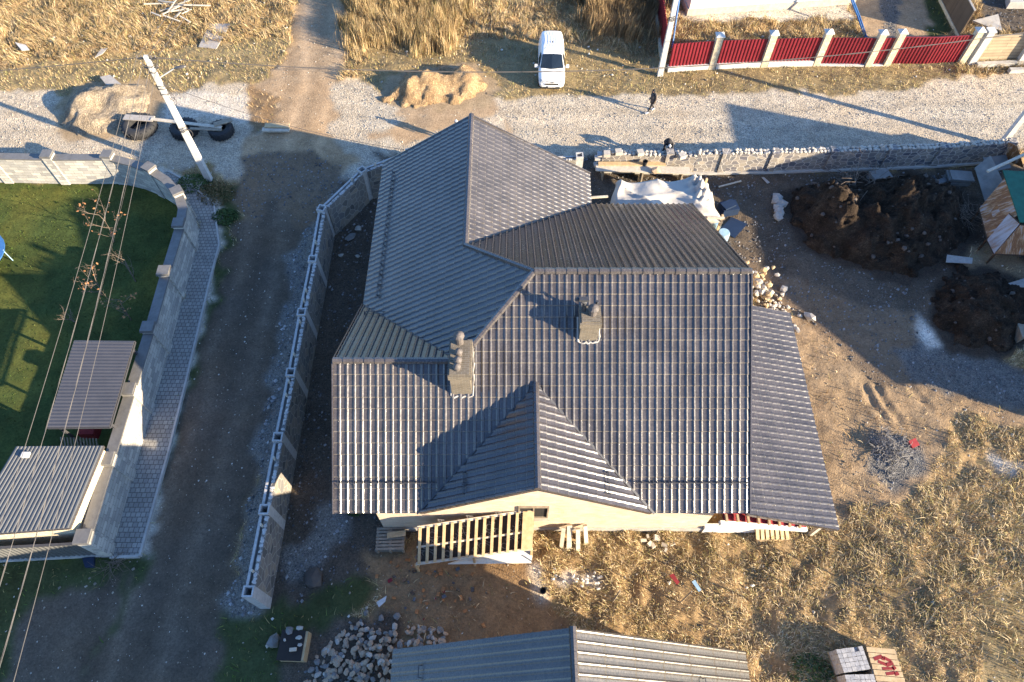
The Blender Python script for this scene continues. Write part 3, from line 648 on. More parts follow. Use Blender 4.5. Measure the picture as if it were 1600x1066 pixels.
# verge boards on gable ends
mb = MB()
for a, b in (((XE, YS, ZE), (XE, AP.y, AP.z)), ((XE, AP.y, AP.z), (9.0, YNE, zn(YNE))), ((XW, YS, ZE), (XW, LJ.y, LJ.z)), ((XW, LJ.y, LJ.z), (XW, VB[1], 3.36)),
             ((WJ.x, YN, WJ.z), (XW, YN, zw(XW))), ((WJ.x, YN, WJ.z), (4.05, YN + .2, ze_(4.05)))):
    mb = MB(); a = Vector(a); b = Vector(b); off = Vector((.03 if a.x > 5 else (-.03 if abs(a.x - XW) < .01 and abs(b.x - XW) < .01 else 0), 0, -.02)); mb.beam(a + off, b + off, .05, .17); mb.build('verge_board', M['cap'], house)
# snow guards
def snow_guard(a, b, up, name='snow_guard'):
    mb = MB(); a = Vector(a); b = Vector(b); n = max(2, int((b - a).length / .55)); out = Vector(up)
    for k in (.06, .14): mb.tube([a + out * k, b + out * k], .013, 5)
    d = (b - a).normalized(); dn = d.cross(out).normalized()
    for i in range(n + 1):
        p = a.lerp(b, i / n); mb.beam(p, p + out * .16, .03, .02); mb.beam(p + out * .14, p - dn * .16, .02, .012); mb.beam(p + out * .14, p + dn * .16, .02, .012)
    return mb.build(name, M['metal_dark'], house)
nS = Vector((0, -S, 1)).normalized(); nW = Vector((-S, 0, 1)).normalized()
gy = YS + .95
snow_guard((XW + .15, gy, zs(gy) + .04), (-2.75, gy, zs(gy) + .04), nS)
snow_guard((4.6, gy, zs(gy) + .04), (XE - .1, gy, zs(gy) + .04), nS)
snow_guard((XW + .75, VB[1] + .1, zw(XW + .75) + .04), (XW + .75, YN - 1.2, zw(XW + .75) + .04), nW)
snow_guard((XW + .3, 16.3, 6.36 - S * 3.65 + .04), (XW + 1.9, 16.3, 6.36 - S * 3.65 + .04), Vector((0, S, 1)).normalized())
for sx in (-1, 1):
    xx = DC + sx * 2.55; nD = Vector((sx * sd_, 0, 1)).normalized(); zz = DZ - sd_ * 2.55
    snow_guard((xx, YS + .35, zz + .04), (xx, YS + 1.15, zz + .04), nD)
# walls
yw = YS + .36
wl = MB()
wl.prism([(-5.23, yw), (7.8, yw), (7.8, yw + .3), (-5.23, yw + .3)], 0, ZE + .1)
wl.prism([(-5.23, yw + .3), (-4.93, yw + .3), (-4.93, 17.2), (-5.23, 17.2)], 0, ZE + .1)
wl.prism([(7.5, yw + .3), (7.8, yw + .3), (7.8, 22.7), (7.5, 22.7)], 0, ZE - .2)
wl.prism([(-5.7, 17.2), (-5.4, 17.2), (-5.4, 25.3), (-5.7, 25.3)], 0, 3.6)
wl.prism([(-5.4, 25.0), (3.3, 25.0), (3.3, 25.3), (-5.4, 25.3)], 0, 2.6)
wl.prism([(3.0, 22.7), (3.3, 22.7), (3.3, 25.0), (3.0, 25.0)], 0, 2.6)
wl.prism([(3.3, 22.4), (7.8, 22.4), (7.8, 22.7), (3.3, 22.7)], 0, 2.9)
def gable(x0, x1, y, zb, xc, zt, th=.3):
    wl.add([(x0, y, zb), (x1, y, zb), (xc, y, zt), (x0, y + th, zb), (x1, y + th, zb), (xc, y + th, zt)], [(0, 1, 2), (5, 4, 3), (0, 3, 4, 1), (1, 4, 5, 2), (2, 5, 3, 0)])
gable(DC - 4.0, DC + 4.0, yw, ZE + .1, DC, DZ - .16)
gable(-5.7, 1.8, 25.0, 3.3, WJ.x, WJ.z - .3)
for x, s0, s1 in ((-5.23, YS + .5, 16.9), (7.5, YS + .5, 22.5)):
    pk = LJ if x < 0 else AP
    wl.add([(x, s0, 3.3), (x, pk.y, pk.z - .3), (x, s1, 3.3), (x + .3, s0, 3.3), (x + .3, pk.y, pk.z - .3), (x + .3, s1, 3.3)], [(0, 1, 2), (5, 4, 3), (0, 2, 5, 3), (0, 3, 4, 1), (1, 4, 5, 2)])
wl.build('wall', M['brick'], house)
mb = MB(); mb.prism([(-5.28, yw - .06), (7.86, yw - .06), (7.86, yw - .005), (-5.28, yw - .005)], 0, .35); mb.build('plinth', M['concrete'], house)
# gable window (solid panel, the darkness of the room behind painted as its colour)
mb = MB(); mb.box((.82, yw - .004, 2.42), (1.1, .03, 1.15)); wnd = mb.build('window', M['room_shade'], house)
mb = MB()
for x in (.27, 1.37): mb.box((x, yw - .03, 2.42), (.06, .08, 1.2))
for z in (1.82, 3.02): mb.box((.82, yw - .03, z), (1.16, .08, .06))
mb.box((.82, yw - .03, 2.42), (.05, .05, 1.14)); fr = MB.build(mb, 'window_frame', M['woodold'], wnd)
mb = MB(); mb.box((.82, yw - .07, 1.74), (1.35, .2, .08)); mb.build('window_sill', M['woodpale'], wnd)
# chimneys
def chimney(x0, x1, y0, y1, zb, zt, pots, skirt):
    mb = MB(); mb.prism([(x0, y0), (x1, y0), (x1, y1), (x0, y1)], zb, zt); mb.prism([(x0 - .05, y0 - .05), (x1 + .05, y0 - .05), (x1 + .05, y1 + .05), (x0 - .05, y1 + .05)], zt - .28, zt - .02)
    c = mb.build('chimney', M['chimbrick'], house)
    mb = MB()
    rd = random.Random(int(x0 * 10)); path = [(x0 - .03, y1, 0), (x0 - .03, y0 - .04, 0)] + [(x0 + (x1 - x0) * t / 8, y0 - .05 - rd.uniform(0, .05), 0) for t in range(1, 8)] + [(x1 + .04, y0 - .04, 0)] + [(x1 + .04 + rd.uniform(0, .05), y0 + (y1 - y0) * t / 6, 0) for t in range(1, 7)]
    mb.tube([(a, b, zs(b) + .03) for a, b, _ in path], [rd.uniform(.025, .055) for _ in path], 5)
    mb.build('mortar_fillet', M['mortar'], c)
    mb = MB(); mb.prism([(x0 + .01, y0 + .01), (x1 - .01, y0 + .01), (x1 - .01, y1 - .01), (x0 + .01, y1 - .01)], zt - .02, zt + .035); mb.build('chimney_crown', M['concrete'] if False else M['chimbrick'], c)
    for (x, y, r, h) in pots:
        mb = MB(); mb.lathe([(r, 0), (r * .9, h), (r * .86, h)], (x, y, zt), 12); mb.lathe([(r * 1.35, h + .05), (r * 1.3, h + .09), (r * .7, h + .17), (.02, h + .20)], (x, y, zt), 12)
        for k in range(3): mb.tube([(x + r * .8 * math.cos(k * 2.1), y + r * .8 * math.sin(k * 2.1), zt + h - .02), (x + r * 1.1 * math.cos(k * 2.1), y + r * 1.1 * math.sin(k * 2.1), zt + h + .07)], .012, 4)
        mb.build('chimney_pot', M['pot'], c, smooth=False)
    return c
chimney(-2.2, -1.48, 11.62, 13.05, 5.3, 7.15, [(-1.88, 12.95, .15, .42), (-1.88, 12.45, .11, .16), (-1.9, 12.12, .12, .15), (-1.92, 11.85, .11, .15)], 1)
chB = chimney(2.45, 3.12, 13.28, 14.0, 6.4, 7.95, [(2.86, 13.65, .15, .30)], 1)
mb = MB(); mb.tube([(2.55, 13.8, 7.95), (2.55, 13.8, 8.45), (2.42, 13.8, 8.62), (2.2, 13.82, 8.66)], .085, 8); mb.tube([(3.0, 13.9, 7.95), (3.0, 13.9, 8.4)], .05, 8)
mb.box((2.5, 13.75, 8.72), (.34, .16, .10)); mb.build('flue_cowl', M['metal_dark'], chB, smooth=False)
# east lean-to
LT = .306
tile_plane([[(8.70, 7.93), (12.5, 7.70), (12.83, 17.8), (8.70, 17.8)]], (1, 0), (8.74, 7.95, 3.22), LT, parent=house, name='porch_roof', amp=.5, rollstep=True, stepamp=.045)
for i in range(12):
    y = 8.3 + i * .82; mb = MB(); mb.beam((8.8, y, 3.22 - .25), (12.4, y, 3.22 - LT * 3.66 - .25), .06, .12); mb.build('rafter', M['wood'], house)
for i in range(8):
    x = 7.95 + i * .43; mb = MB(); mb.box((x, 7.86, 3.05 - LT * max(0, x - 8.2)), (.08, .26, .14)); mb.build('rafter_end', M['wood'], house)
mb = MB(); mb.slab([(7.86, 7.80, 2.98), (11.25, 7.80, 2.10), (11.25, 8.25, 2.14), (7.86, 8.25, 3.02)], .04); mb.build('red_lining', M['redlining'], house)
mb = MB(); mb.beam((7.75, 7.74, 2.80), (11.3, 7.76, 1.92), .16, .16); mb.build('porch_beam', M['white'], house)
mb = MB(); mb.box((9.4, 8.3, .3), (3.2, .2, .6)); mb.build('porch_base', M['white'], house)
for x, y in ((12.2, 8.1), (12.2, 12.5), (12.3, 17.3)):
    mb = MB(); mb.box((x, y, 0), (.14, .14, 1.85), z_bottom=True); mb.build('porch_post', M['woodpale'], house)

# ------------------------------------------------------------------ outbuilding to the south
ob = thing('outbuilding', 'long low outbuilding at the bottom edge with one bronze roof slope and one shaded slope', 'building', (1.7, -4, 0))
YB, ZR, XR = 3.33, 7.5, 1.7
so = 4.28 / 5.8
tile_plane([[(XR, YB), (XR, -14), (XR - 5.65, -14), (XR - 5.65, YB)]], (-1, 0), (XR, YB, ZR), so, mat=M['tile2'], parent=ob, amp=.7, course=.35)
tile_plane([[(XR, YB), (XR + 6.15, YB), (XR + 6.15, -14), (XR, -14)]], (1, 0), (XR, YB, ZR), so, mat=M['tile2'], parent=ob, amp=1.3, stepamp=.006, course=1.2)
ridge_caps([(XR, YB + .02, ZR + .04), (XR, -14, ZR + .04)], ob, .11, .33, mat=M['tile2'])
mb = MB()
mb.prism([(XR - 5.2, -13.5), (XR + 5.6, -13.5), (XR + 5.6, YB - .4), (XR - 5.2, YB - .4)], 0, 3.2)
mb.add([(XR - 5.2, y, 3.2) for y in (YB - .4, -13.5)] + [(XR + 5.6, y, 3.2) for y in (YB - .4, -13.5)] + [(XR, y, ZR - .3) for y in (YB - .4, -13.5)], [(0, 4, 2), (1, 3, 5), (0, 1, 5, 4), (2, 4, 5, 3)])
mb.build('wall', M['brick'], ob)
for (x, y) in ((-2.85, 2.75), (-2.35, 2.0), (5.9, 2.35), (5.4, 1.9), (5.8, 1.4)):
    zz = ZR - so * abs(x - XR); sx = 1 if x > XR else -1; n = Vector((sx * so, 0, 1)).normalized(); a = Vector((x, y, zz))
    mb = MB(); mb.tube([a + n * .03, a + n * .16, a + n * .16 + Vector((0, -.35, 0)) * 1, a + n * .03 + Vector((0, -.35, 0))], .018, 5); mb.build('roof_hook', M['metal_dark'], ob)

# neighbouring houses outside the picture, whose shadows fall into it
def plain_house(name, label, x0, x1, y0, y1, ze, zr, rx, r0, r1):
    t = thing(name, label, 'house', ((x0 + x1) / 2, (y0 + y1) / 2, 0))
    mb = MB(); mb.prism([(x0 + .5, y0 + .5), (x1 - .5, y0 + .5), (x1 - .5, y1 - .5), (x0 + .5, y1 - .5)], 0, ze + .05); mb.build('wall', M['brick'], t)
    mb = MB(); v = [(x0, y0, ze), (x1, y0, ze), (x1, y1, ze), (x0, y1, ze), (rx, r0, zr), (rx, r1, zr)]
    mb.add(v, [(0, 1, 4), (1, 2, 5, 4), (2, 3, 5), (3, 0, 4, 5), (3, 2, 1, 0)]); mb.build('roof', M['tile'], t)
    for y in (y0 + 2.5, (y0 + y1) / 2, y1 - 2.5):
        mb = MB(); mb.box((x0 + .49, y, 1.6), (.06, 1.2, 1.2)); mb.build('window', M['glass'], t)
plain_house('neighbour_house', 'tall hipped roof house beyond the right edge of the yard', 28.6, 39.5, 10.3, 25.3, 3.5, 7.0, 34.6, 11.2, 25.25)

# ------------------------------------------------------------------ neighbour's stone wall, left
lw = thing('stone_wall', 'curved sandstone garden wall with dark coping and capped pillars round the lawn', 'wall', P(250, 450))
pil = [(-560, 232), (-230, 235), (-20, 238), (72, 240), (166, 240), (203, 249), (231, 260), (255, 275), (275, 297), (282, 320), (278, 347), (255, 422), (230, 510), (199, 607), (165, 716), (128, 838)]
pp = [P(u, v, 2.1) for u, v in pil]; bend_pts = {5, 7, 9}
for i, (a, b) in enumerate(zip(pp[:-1], pp[1:])):
    mb = MB(); mb.wall(a, b, .34, 0, 1.78); mb.build('wall_panel', M['stoneA'], lw)
    d = (b - a).normalized(); mb = MB(); mb.wall(a + d * (.2 if i not in bend_pts else -.03), b - d * (.2 if i + 1 not in bend_pts else -.03), .46, 1.78, 1.86 + .002 * (i % 2))
    mb.add([], []); mb.build('coping', M['coping'], lw)
for i, p in enumerate(pp):
    if i in bend_pts: continue
    d = (pp[min(i + 1, len(pp) - 1)] - pp[max(i - 1, 0)]); rz = math.atan2(d.y, d.x)
    mb = MB(); mb.box((p.x, p.y, 0), (.5, .5, 2.0), rz, z_bottom=True); pl = mb.build('pillar', M['stoneA'], lw)
    mb = MB(); mb.box((p.x, p.y, 2.0), (.60, .60, .05), rz, z_bottom=True); c = mb.box((p.x, p.y, 2.05), (.56, .56, .08), rz, z_bottom=True); mb.build('pillar_cap', M['coping'], pl)
# paved path and kerb
inner = [(174, 872), (218, 708), (238, 640), (290, 455), (309, 385), (303, 340), (285, 300), (250, 275)]
outer = [(218, 870), (263, 706), (287, 610), (328, 438), (342, 384), (338, 355), (334, 321), (290, 284), (262, 270)]
poly = [P(*q) for q in inner] + [P(*q) for q in outer[::-1]]
mb = MB(); mb.prism([(p.x, p.y) for p in poly], -.1, .10); props(mb.build('path', M['paving']), kind='structure')
mb = MB(); oo = [P(*q) for q in outer]
for a, b in zip(oo[:-1], oo[1:]): mb.wall(a + Vector((.05, 0, 0)), b + Vector((.05, 0, 0)), .09, -.1, .14)
mb.wall(P(174, 872), P(219, 870), .1, -.1, .14)
props(mb.build('kerb', M['concrete']), kind='structure')

# corrugated sheets
def corrugated(corners, period, amp, axis_u=True, th=.02):
    a, b, c, d = [Vector(q) for q in corners]          # a-b is across the ribs, a-d along them
    n = max(2, int((b - a).length / period)); nn = (b - a).cross(d - a).normalized(); nn = nn if nn.z > 0 or abs(nn.z) < .05 else -nn
    mb = MB(); top = []; 
    for i in range(n):
        for t, h in ((0, 0), (.2, 0), (.35, 1), (.7, 1), (.85, 0)):
            top.append(((i + t) / n, h * amp))
    top.append((1, 0)); vs = []
    for t, h in top: vs += [a.lerp(b, t) + nn * h, d.lerp(c, t) + nn * h, a.lerp(b, t) + nn * (h - th), d.lerp(c, t) + nn * (h - th)]
    fs = []
    for i in range(len(top) - 1):
        k = 4 * i; fs += [(k, k + 4, k + 5, k + 1), (k + 2, k + 3, k + 7, k + 6), (k, k + 2, k + 6, k + 4), (k + 1, k + 5, k + 7, k + 3)]
    fs += [(0, 1, 3, 2), (len(vs) - 4, len(vs) - 2, len(vs) - 1, len(vs) - 3)]
    return mb.add(vs, fs)
c1 = thing('canopy', 'small carport with a brown corrugated roof standing against the garden wall', 'carport', P(160, 610), )
za = 2.45
q = [P(116, 532, za), P(210, 533, za + .1), P(171, 667, za), P(73, 668, za - .1)]
corrugated([q[0], q[3], q[2], q[1]], .16, .018).build('roof', M['galv'], c1)
for k in range(4):
    p = q[k].lerp(q[(k + 2) % 4], .06); mb = MB(); mb.box((p.x, p.y, 0), (.1, .1, p.z - .06), z_bottom=True); mb.build('post', M['metal_dark'], c1)
mb = MB()
for k in range(4):
    a = q[k] + Vector((0, 0, -.08)); b = q[(k + 1) % 4] + Vector((0, 0, -.08)); mb.beam(a, b, .06, .08)
mb.build('roof_frame', M['metal_dark'], c1)
st1 = thing('log_store', 'dark slatted store with a red crate inside below the brown corrugated carport', 'store', P(150, 700))
mb = MB(); a = P(95, 683, 1.2); b = P(150, 685, 1.2)
for i in range(12): mb.beam(a.lerp(b, i / 11), a.lerp(b, i / 11) + Vector((.35, -1.2, -.5)), .05, .05)
mb.build('slat', M['woodold'], st1)
mb = MB(); mb.box(P(140, 674, .8), (.7, .5, .5)); mb.build('crate', M['redlining'], st1)
c2 = thing('shed', 'flat roofed shed with pale ribbed metal roof at the lower corner of the garden wall', 'shed', P(60, 790))
zb = 2.5
q = [P(25, 698, zb), P(161, 697, zb), P(108, 825, zb - .05), P(-60, 838, zb - .1)]
corrugated([q[0], q[3], q[2], q[1]][0:4], .15, .03)
corrugated([q[0], q[1], q[2], q[3]], .15, .022).build('roof', M['bluegrey'], c2)
mb = MB(); ins = [p.lerp((q[0] + q[2]) / 2, .05) for p in q]
for k in range(4):
    a, b = ins[k], ins[(k + 1) % 4]; mb.wall(a, b, .06, 0, zb - .12)
mb.build('wall', M['creamstone'], c2)
mb = MB()
for k in range(4): mb.beam(q[k] + Vector((0, 0, -.07)), q[(k + 1) % 4] + Vector((0, 0, -.07)), .05, .1)
mb.build('fascia', M['cap'], c2)
mb = MB(); p = P(40, 711, zb + .06); mb.box(p, (.28, .22, .12)); mb.build('roof_vent', M['whitecap'], c2)
gf = thing('metal_fence', 'low grey ribbed metal fence closing the garden at the lower left', 'fence', P(80, 868))
a0, b0 = P(-160, 885), P(158, 868)
corrugated([Vector((a0.x, a0.y, 1.7)), Vector((b0.x, b0.y, 1.7)), Vector((b0.x, b0.y, .12)), Vector((a0.x, a0.y, .12))], .2, .03).build('fence_sheet', M['bluegrey'], gf)
mb = MB(); mb.wall(a0, b0, .14, 0, .14); mb.build('base', M['concrete'], gf)
mb = MB(); mb.wall(a0, b0, .1, 1.70, 1.75); mb.build('top_rail', M['metal_dark'], gf)
tr = thing('trampoline', 'edge of a round blue trampoline standing on the lawn', 'trampoline', P(-45, 395))
p = P(-50, 400, .8)
mb = MB(); mb.lathe([(1.45, 0), (1.75, .0), (1.75, .05), (1.45, .06)], (p.x, p.y, .78), 28); mb.build('pad', M['blue'], tr)
mb = MB(); mb.lathe([(1.44, 0), (1.44, .01), (.01, .012)], (p.x, p.y, .79), 28); mb.build('bed', M['black'], tr)
for k in range(6):
    t = k * math.pi / 3 + .2; e = Vector((p.x + 1.7 * math.cos(t), p.y + 1.7 * math.sin(t), 0)); mb = MB(); mb.tube([e, e + Vector((0, 0, .8)), e + Vector((.02, .02, .85))], .025, 6); mb.build('pole', M['paleblue'], tr)

# ------------------------------------------------------------------ boundary wall of the plot, left and corner
HW = 2.05
bw = thing('boundary_wall', 'unfinished rubble stone boundary wall with hollow block pillars along the lane', 'wall', P(430, 700))
bp = [(389, 925), (414, 797), (435, 684), (455, 583), (472, 489), (489, 406), (503, 327), (566, 267), (640, 238), (735, 236), (834, 233), (907, 231)]
bq = [P(u, v, HW) for u, v in bp]
hh = [HW] * 9 + [1.4, 1.3, 1.3]
for i, (a, b) in enumerate(zip(bq[:-1], bq[1:])):
    d = (b - a); d.z = 0; d.normalize(); sgn = Vector((d.y, -d.x, 0)); a2 = a + d * .2; b2 = b - d * .2; top = HW if i < 8 else 1.35
    if i == 8: top = 1.6
    mb = MB(); mb.wall(a2 + sgn * .13, b2 + sgn * .13, .16, 0, top); mb.build('wall_panel', M['stoneB'], bw)
    mb = MB(); mb.wall(a2 - sgn * .13, b2 - sgn * .13, .10, 0, top - .03); mb.wall(a2, b2, .16, 0, top - .28)
    n = max(2, int((b2 - a2).length / .9))
    mb.build('backing_leaf', M['blockrim'], bw)
    mb = MB(); rd = random.Random(i)
    for k in range(int((b2 - a2).length / .16)):
        q_ = a2.lerp(b2, (k + rd.random()) / max(1, int((b2 - a2).length / .16))) + sgn * .13; mb.stone((q_.x, q_.y, top + .01), (.10, .08, .035), i * 100 + k, rd.random() * 3)
    mb.build('top_course', M['blockrim'], bw)
    if i % 1 == 0:
        mb = MB()
        for k in range(rd.choice((1, 2))):
            q_ = a2.lerp(b2, rd.uniform(.15, .9)); mb.tube([(q_.x, q_.y, top - .3), (q_.x + .02, q_.y, top + .22)], .05, 7)
        mb.build('post_stub', M['woodpale'], bw)
for i, p in enumerate(bq):
    d = bq[min(i + 1, len(bq) - 1)] - bq[max(i - 1, 0)]; rz = math.atan2(d.y, d.x); top = HW + .12 if i < 9 else 1.55
    mb = MB(); Mz = Matrix.Rotation(rz, 3, 'Z')
    for ox, oy, sx, sy in ((.17, 0, .06, .40), (-.17, 0, .06, .40), (0, .17, .28, .06), (0, -.17, .28, .06)):
        o_ = Mz @ Vector((ox, oy, 0)); mb.box((p.x + o_.x, p.y + o_.y, 0), (sx, sy, top), rz, z_bottom=True)
    mb.build('block_pillar', M['blockrim'], bw)
# right-hand part of the north wall
nwl = thing('garden_wall', 'half built stone block wall with ragged top between the gravel road and the yard', 'wall', P(1300, 268))
base_px = [(938, 268), (1040, 271), (1082, 272), (1125, 271), (1200, 270), (1290, 267), (1378, 264), (1455, 261), (1560, 254)]
bb = [P(u, v) for u, v in base_px]
for i, (a, b) in enumerate(zip(bb[:-1], bb[1:])):
    th = .36; off = Vector((0, .2, 0)); top = 1.25 if i < 2 else 1.38; d = (b - a).normalized()
    mb = MB(); mb.wall(a + off, b + off, th, 0, top); mb.build('wall_panel', M['stoneC'], nwl)
    mb = MB(); mb.wall(a + Vector((0, -.04, 0)), b + Vector((0, -.04, 0)), .16, 0, .12); mb.build('footing', M['concrete'], nwl)
    mb = MB(); rd = random.Random(50 + i); n = int((b - a).length / .22)
    for k in range(n):
        q_ = a.lerp(b, (k + .5) / n) + off; hgt = rd.choice((.05, .09, .14, .05))
        for jj in (-.1, .1): mb.stone((q_.x + rd.uniform(-.05, .05), q_.y + jj, top + hgt * .5), (.13, .11, hgt * .7 + .03), i * 77 + k * 2 + int(jj > 0), rd.random(), .3)
    mb.build('top_course', M['stonepale'], nwl)
for i, p in enumerate(bb):
    if i in (0, 2): continue
    mb = MB(); mb.box((p.x, p.y + .16, 0), (.42, .46, 1.5), z_bottom=True); mb.build('pier', M['stoneC'], nwl)
mb = MB()                                               # toothed end beside the gateway
for k in range(5): mb.box((bb[0].x - .12 - .12 * (k % 2), bb[0].y + .2, k * .26), (.3, .34, .12), z_bottom=True)
mb.build('toothed_end', M['blockrim'], nwl)
for k, (u, v) in enumerate(((948, 243), (966, 240), (1000, 241), (1065, 246))):
    p = P(u, v, 1.3); mb = MB(); mb.box((p.x, p.y, 1.3), (.36, .34, .22), .1 * k, z_bottom=True)
    props(mb.build('stone_block', M['stonepale'], origin=(p.x, p.y, 1.3)), ['squared pale block at the gateway end on top of the half built wall', 'squared pale block second from the gateway on the half built wall', 'squared block to the left of the bending mason on the wall', 'squared pale block to the right of the bending mason on the wall'][k], 'block', 'loose blocks on the half built wall')
# scaffold planks
sc = thing('scaffold_boards', 'pale scaffold boards laid on trestles along the inner side of the half built wall', 'scaffold', P(1000, 275))
mb = MB(); zt_ = .75
a, b = P(931, 262, zt_), P(1078, 267, zt_); mb.beam(a, b, .55, .05); mb.build('board', M['woodpale'], sc)
mb = MB(); mb.beam(P(935, 256, .82), P(1040, 256, .82), .28, .05); mb.build('board', M['wood'], sc)
for t in (.08, .5, .92):
    p = a.lerp(b, t); mb = MB(); mb.box((p.x, p.y, 0), (.08, .5, zt_ - .03), z_bottom=True); mb.build('trestle', M['woodold'], sc)
bk = P(1007, 258, .8); mb = MB(); mb.lathe([(.10, 0), (.15, .3), (.14, .3), (.09, .04)], (bk.x, bk.y, .8), 14); props(mb.build('bucket', M['black'], origin=(bk.x, bk.y, .8)), 'small dark mortar bucket standing on the scaffold boards', 'bucket')
p = P(1025, 268, .8); mb = MB(); mb.stone((p.x, p.y, .9), (.30, .20, .13), 5); props(mb.build('stone_block', M['stone'], origin=(p.x, p.y, .8)), 'rough lump of stone lying on the scaffold boards', 'stone')

# tarp over frame
tp = thing('tarpaulin_shelter', 'timber frame draped with a creased white tarpaulin beside the dark roof', 'shelter', P(1040, 330))
def tarp():
    c0, c1_, c2_, c3 = P(962, 280, 2.2), P(1106, 274, 2.1), P(1132, 338, 2.0), P(950, 345, 2.2)
    nx, ny = 60, 30; V = []; Fc = []
    for j in range(ny + 1):
        for i in range(nx + 1):
            s_, t = i / nx, j / ny; p = c0.lerp(c1_, s_).lerp(c3.lerp(c2_, s_), t)
            ed = min(s_, 1 - s_, t, 1 - t); z = mnoise.fractal(Vector((p.x * .8, p.y * 1.2, 3)), 1, 2, 3) * .05
            for (k1, k2, k3, am, ww) in ((.25, 1.1, -.60, .22, .035), (.62, .9, -.5, .16, .03), (.9, .8, -.2, .12, .03)):
                z += am * math.exp(-abs(s_ * k2 + t * k3 - k1 + .25 + .02 * math.sin(t * 9)) / ww)
            z += .10 * math.exp(-abs(t - .45 - .06 * math.sin(s_ * 7)) / .03) - .14 * math.sin(s_ * math.pi * 2.5) ** 2
            if ed < .05: z -= (.05 - ed) * 9
            bx = math.exp(-((s_ - .86) / .07) ** 2 - ((t - .35) / .3) ** 2); z += bx * (.45 + .25 * math.sin(t * 40) + .2 * math.sin(s_ * 90 + t * 20))
            if s_ < .12: z += .25 * math.sin(t * 9) * (1 - s_ / .12)
            V.append((p.x + .06 * math.sin(t * 12 + s_ * 3), p.y, p.z + z)); 
    for j in range(ny):
        for i in range(nx): a = j * (nx + 1) + i; Fc.append((a, a + nx + 1, a + nx + 2, a + 1))
    mb = MB(); mb.add(V, Fc)
    o = mb.build('tarpaulin', M['tarp'], tp, smooth=True); sm = o.modifiers.new('thick', 'SOLIDIFY'); sm.thickness = .02
tarp()
for (u, v) in ((965, 285), (1105, 278), (1130, 335), (955, 345), (1040, 285)):
    p = P(u, v, 2.0); mb = MB(); mb.box((p.x, p.y, 0), (.1, .1, 1.95), z_bottom=True); mb.build('post', M['wood'], tp)
mb = MB(); mb.beam(P(1105, 340, 1.95), P(1132, 341, 1.95), .1, .1); mb.beam(P(1130, 341, 1.95), P(1120, 365, .3), .09, .09); mb.beam(P(922, 309, 2.2), P(950, 307, 2.2), .1, .08); mb.build('beam', M['woodpale'], tp)
def sheet(name, pts, z, mat, label, cat, th=.02, group=None):
    ps = [P(u, v, z) for u, v in pts]; c = sum(ps, Vector()) / len(ps); mb = MB(); mb.slab(ps, th)
    return props(mb.build(name, mat, origin=(c.x, c.y, z - th)), label, cat, group)
sheet('plastic_sheet', [(1143, 339), (1168, 350), (1148, 372), (1125, 358)], .06, M['bluepl'], 'dark blue square sheet lying on the soil beside the white tarpaulin', 'sheet')
p = P(1140, 322, .45); mb = MB(); mb.box((p.x, p.y, 0), (.9, .7, .5), .2, z_bottom=True); mb.box((p.x - .1, p.y, .5), (.7, .5, .1), .5, z_bottom=True); props(mb.build('tool_chest', M['bluepl'], origin=(p.x, p.y, 0)), 'dark blue box standing by the right end of the white tarpaulin', 'box')
for k, (u, v) in enumerate(((1118, 350), (1130, 368))):
    p = P(u, v, .6); mb = MB(); mb.lathe([(.27, 0), (.30, .1), (.31, .45), (.30, .8), (.27, .86), (.02, .87)], (p.x, p.y, 0), 18)
    props(mb.build('barrel', M['paleblue'], origin=(p.x, p.y, 0), smooth=False), ['pale blue plastic barrel under the corner of the tarpaulin shelter', 'pale blue plastic barrel just outside the eave of the dark roof'][k], 'barrel', 'pale blue barrels beside the shelter')

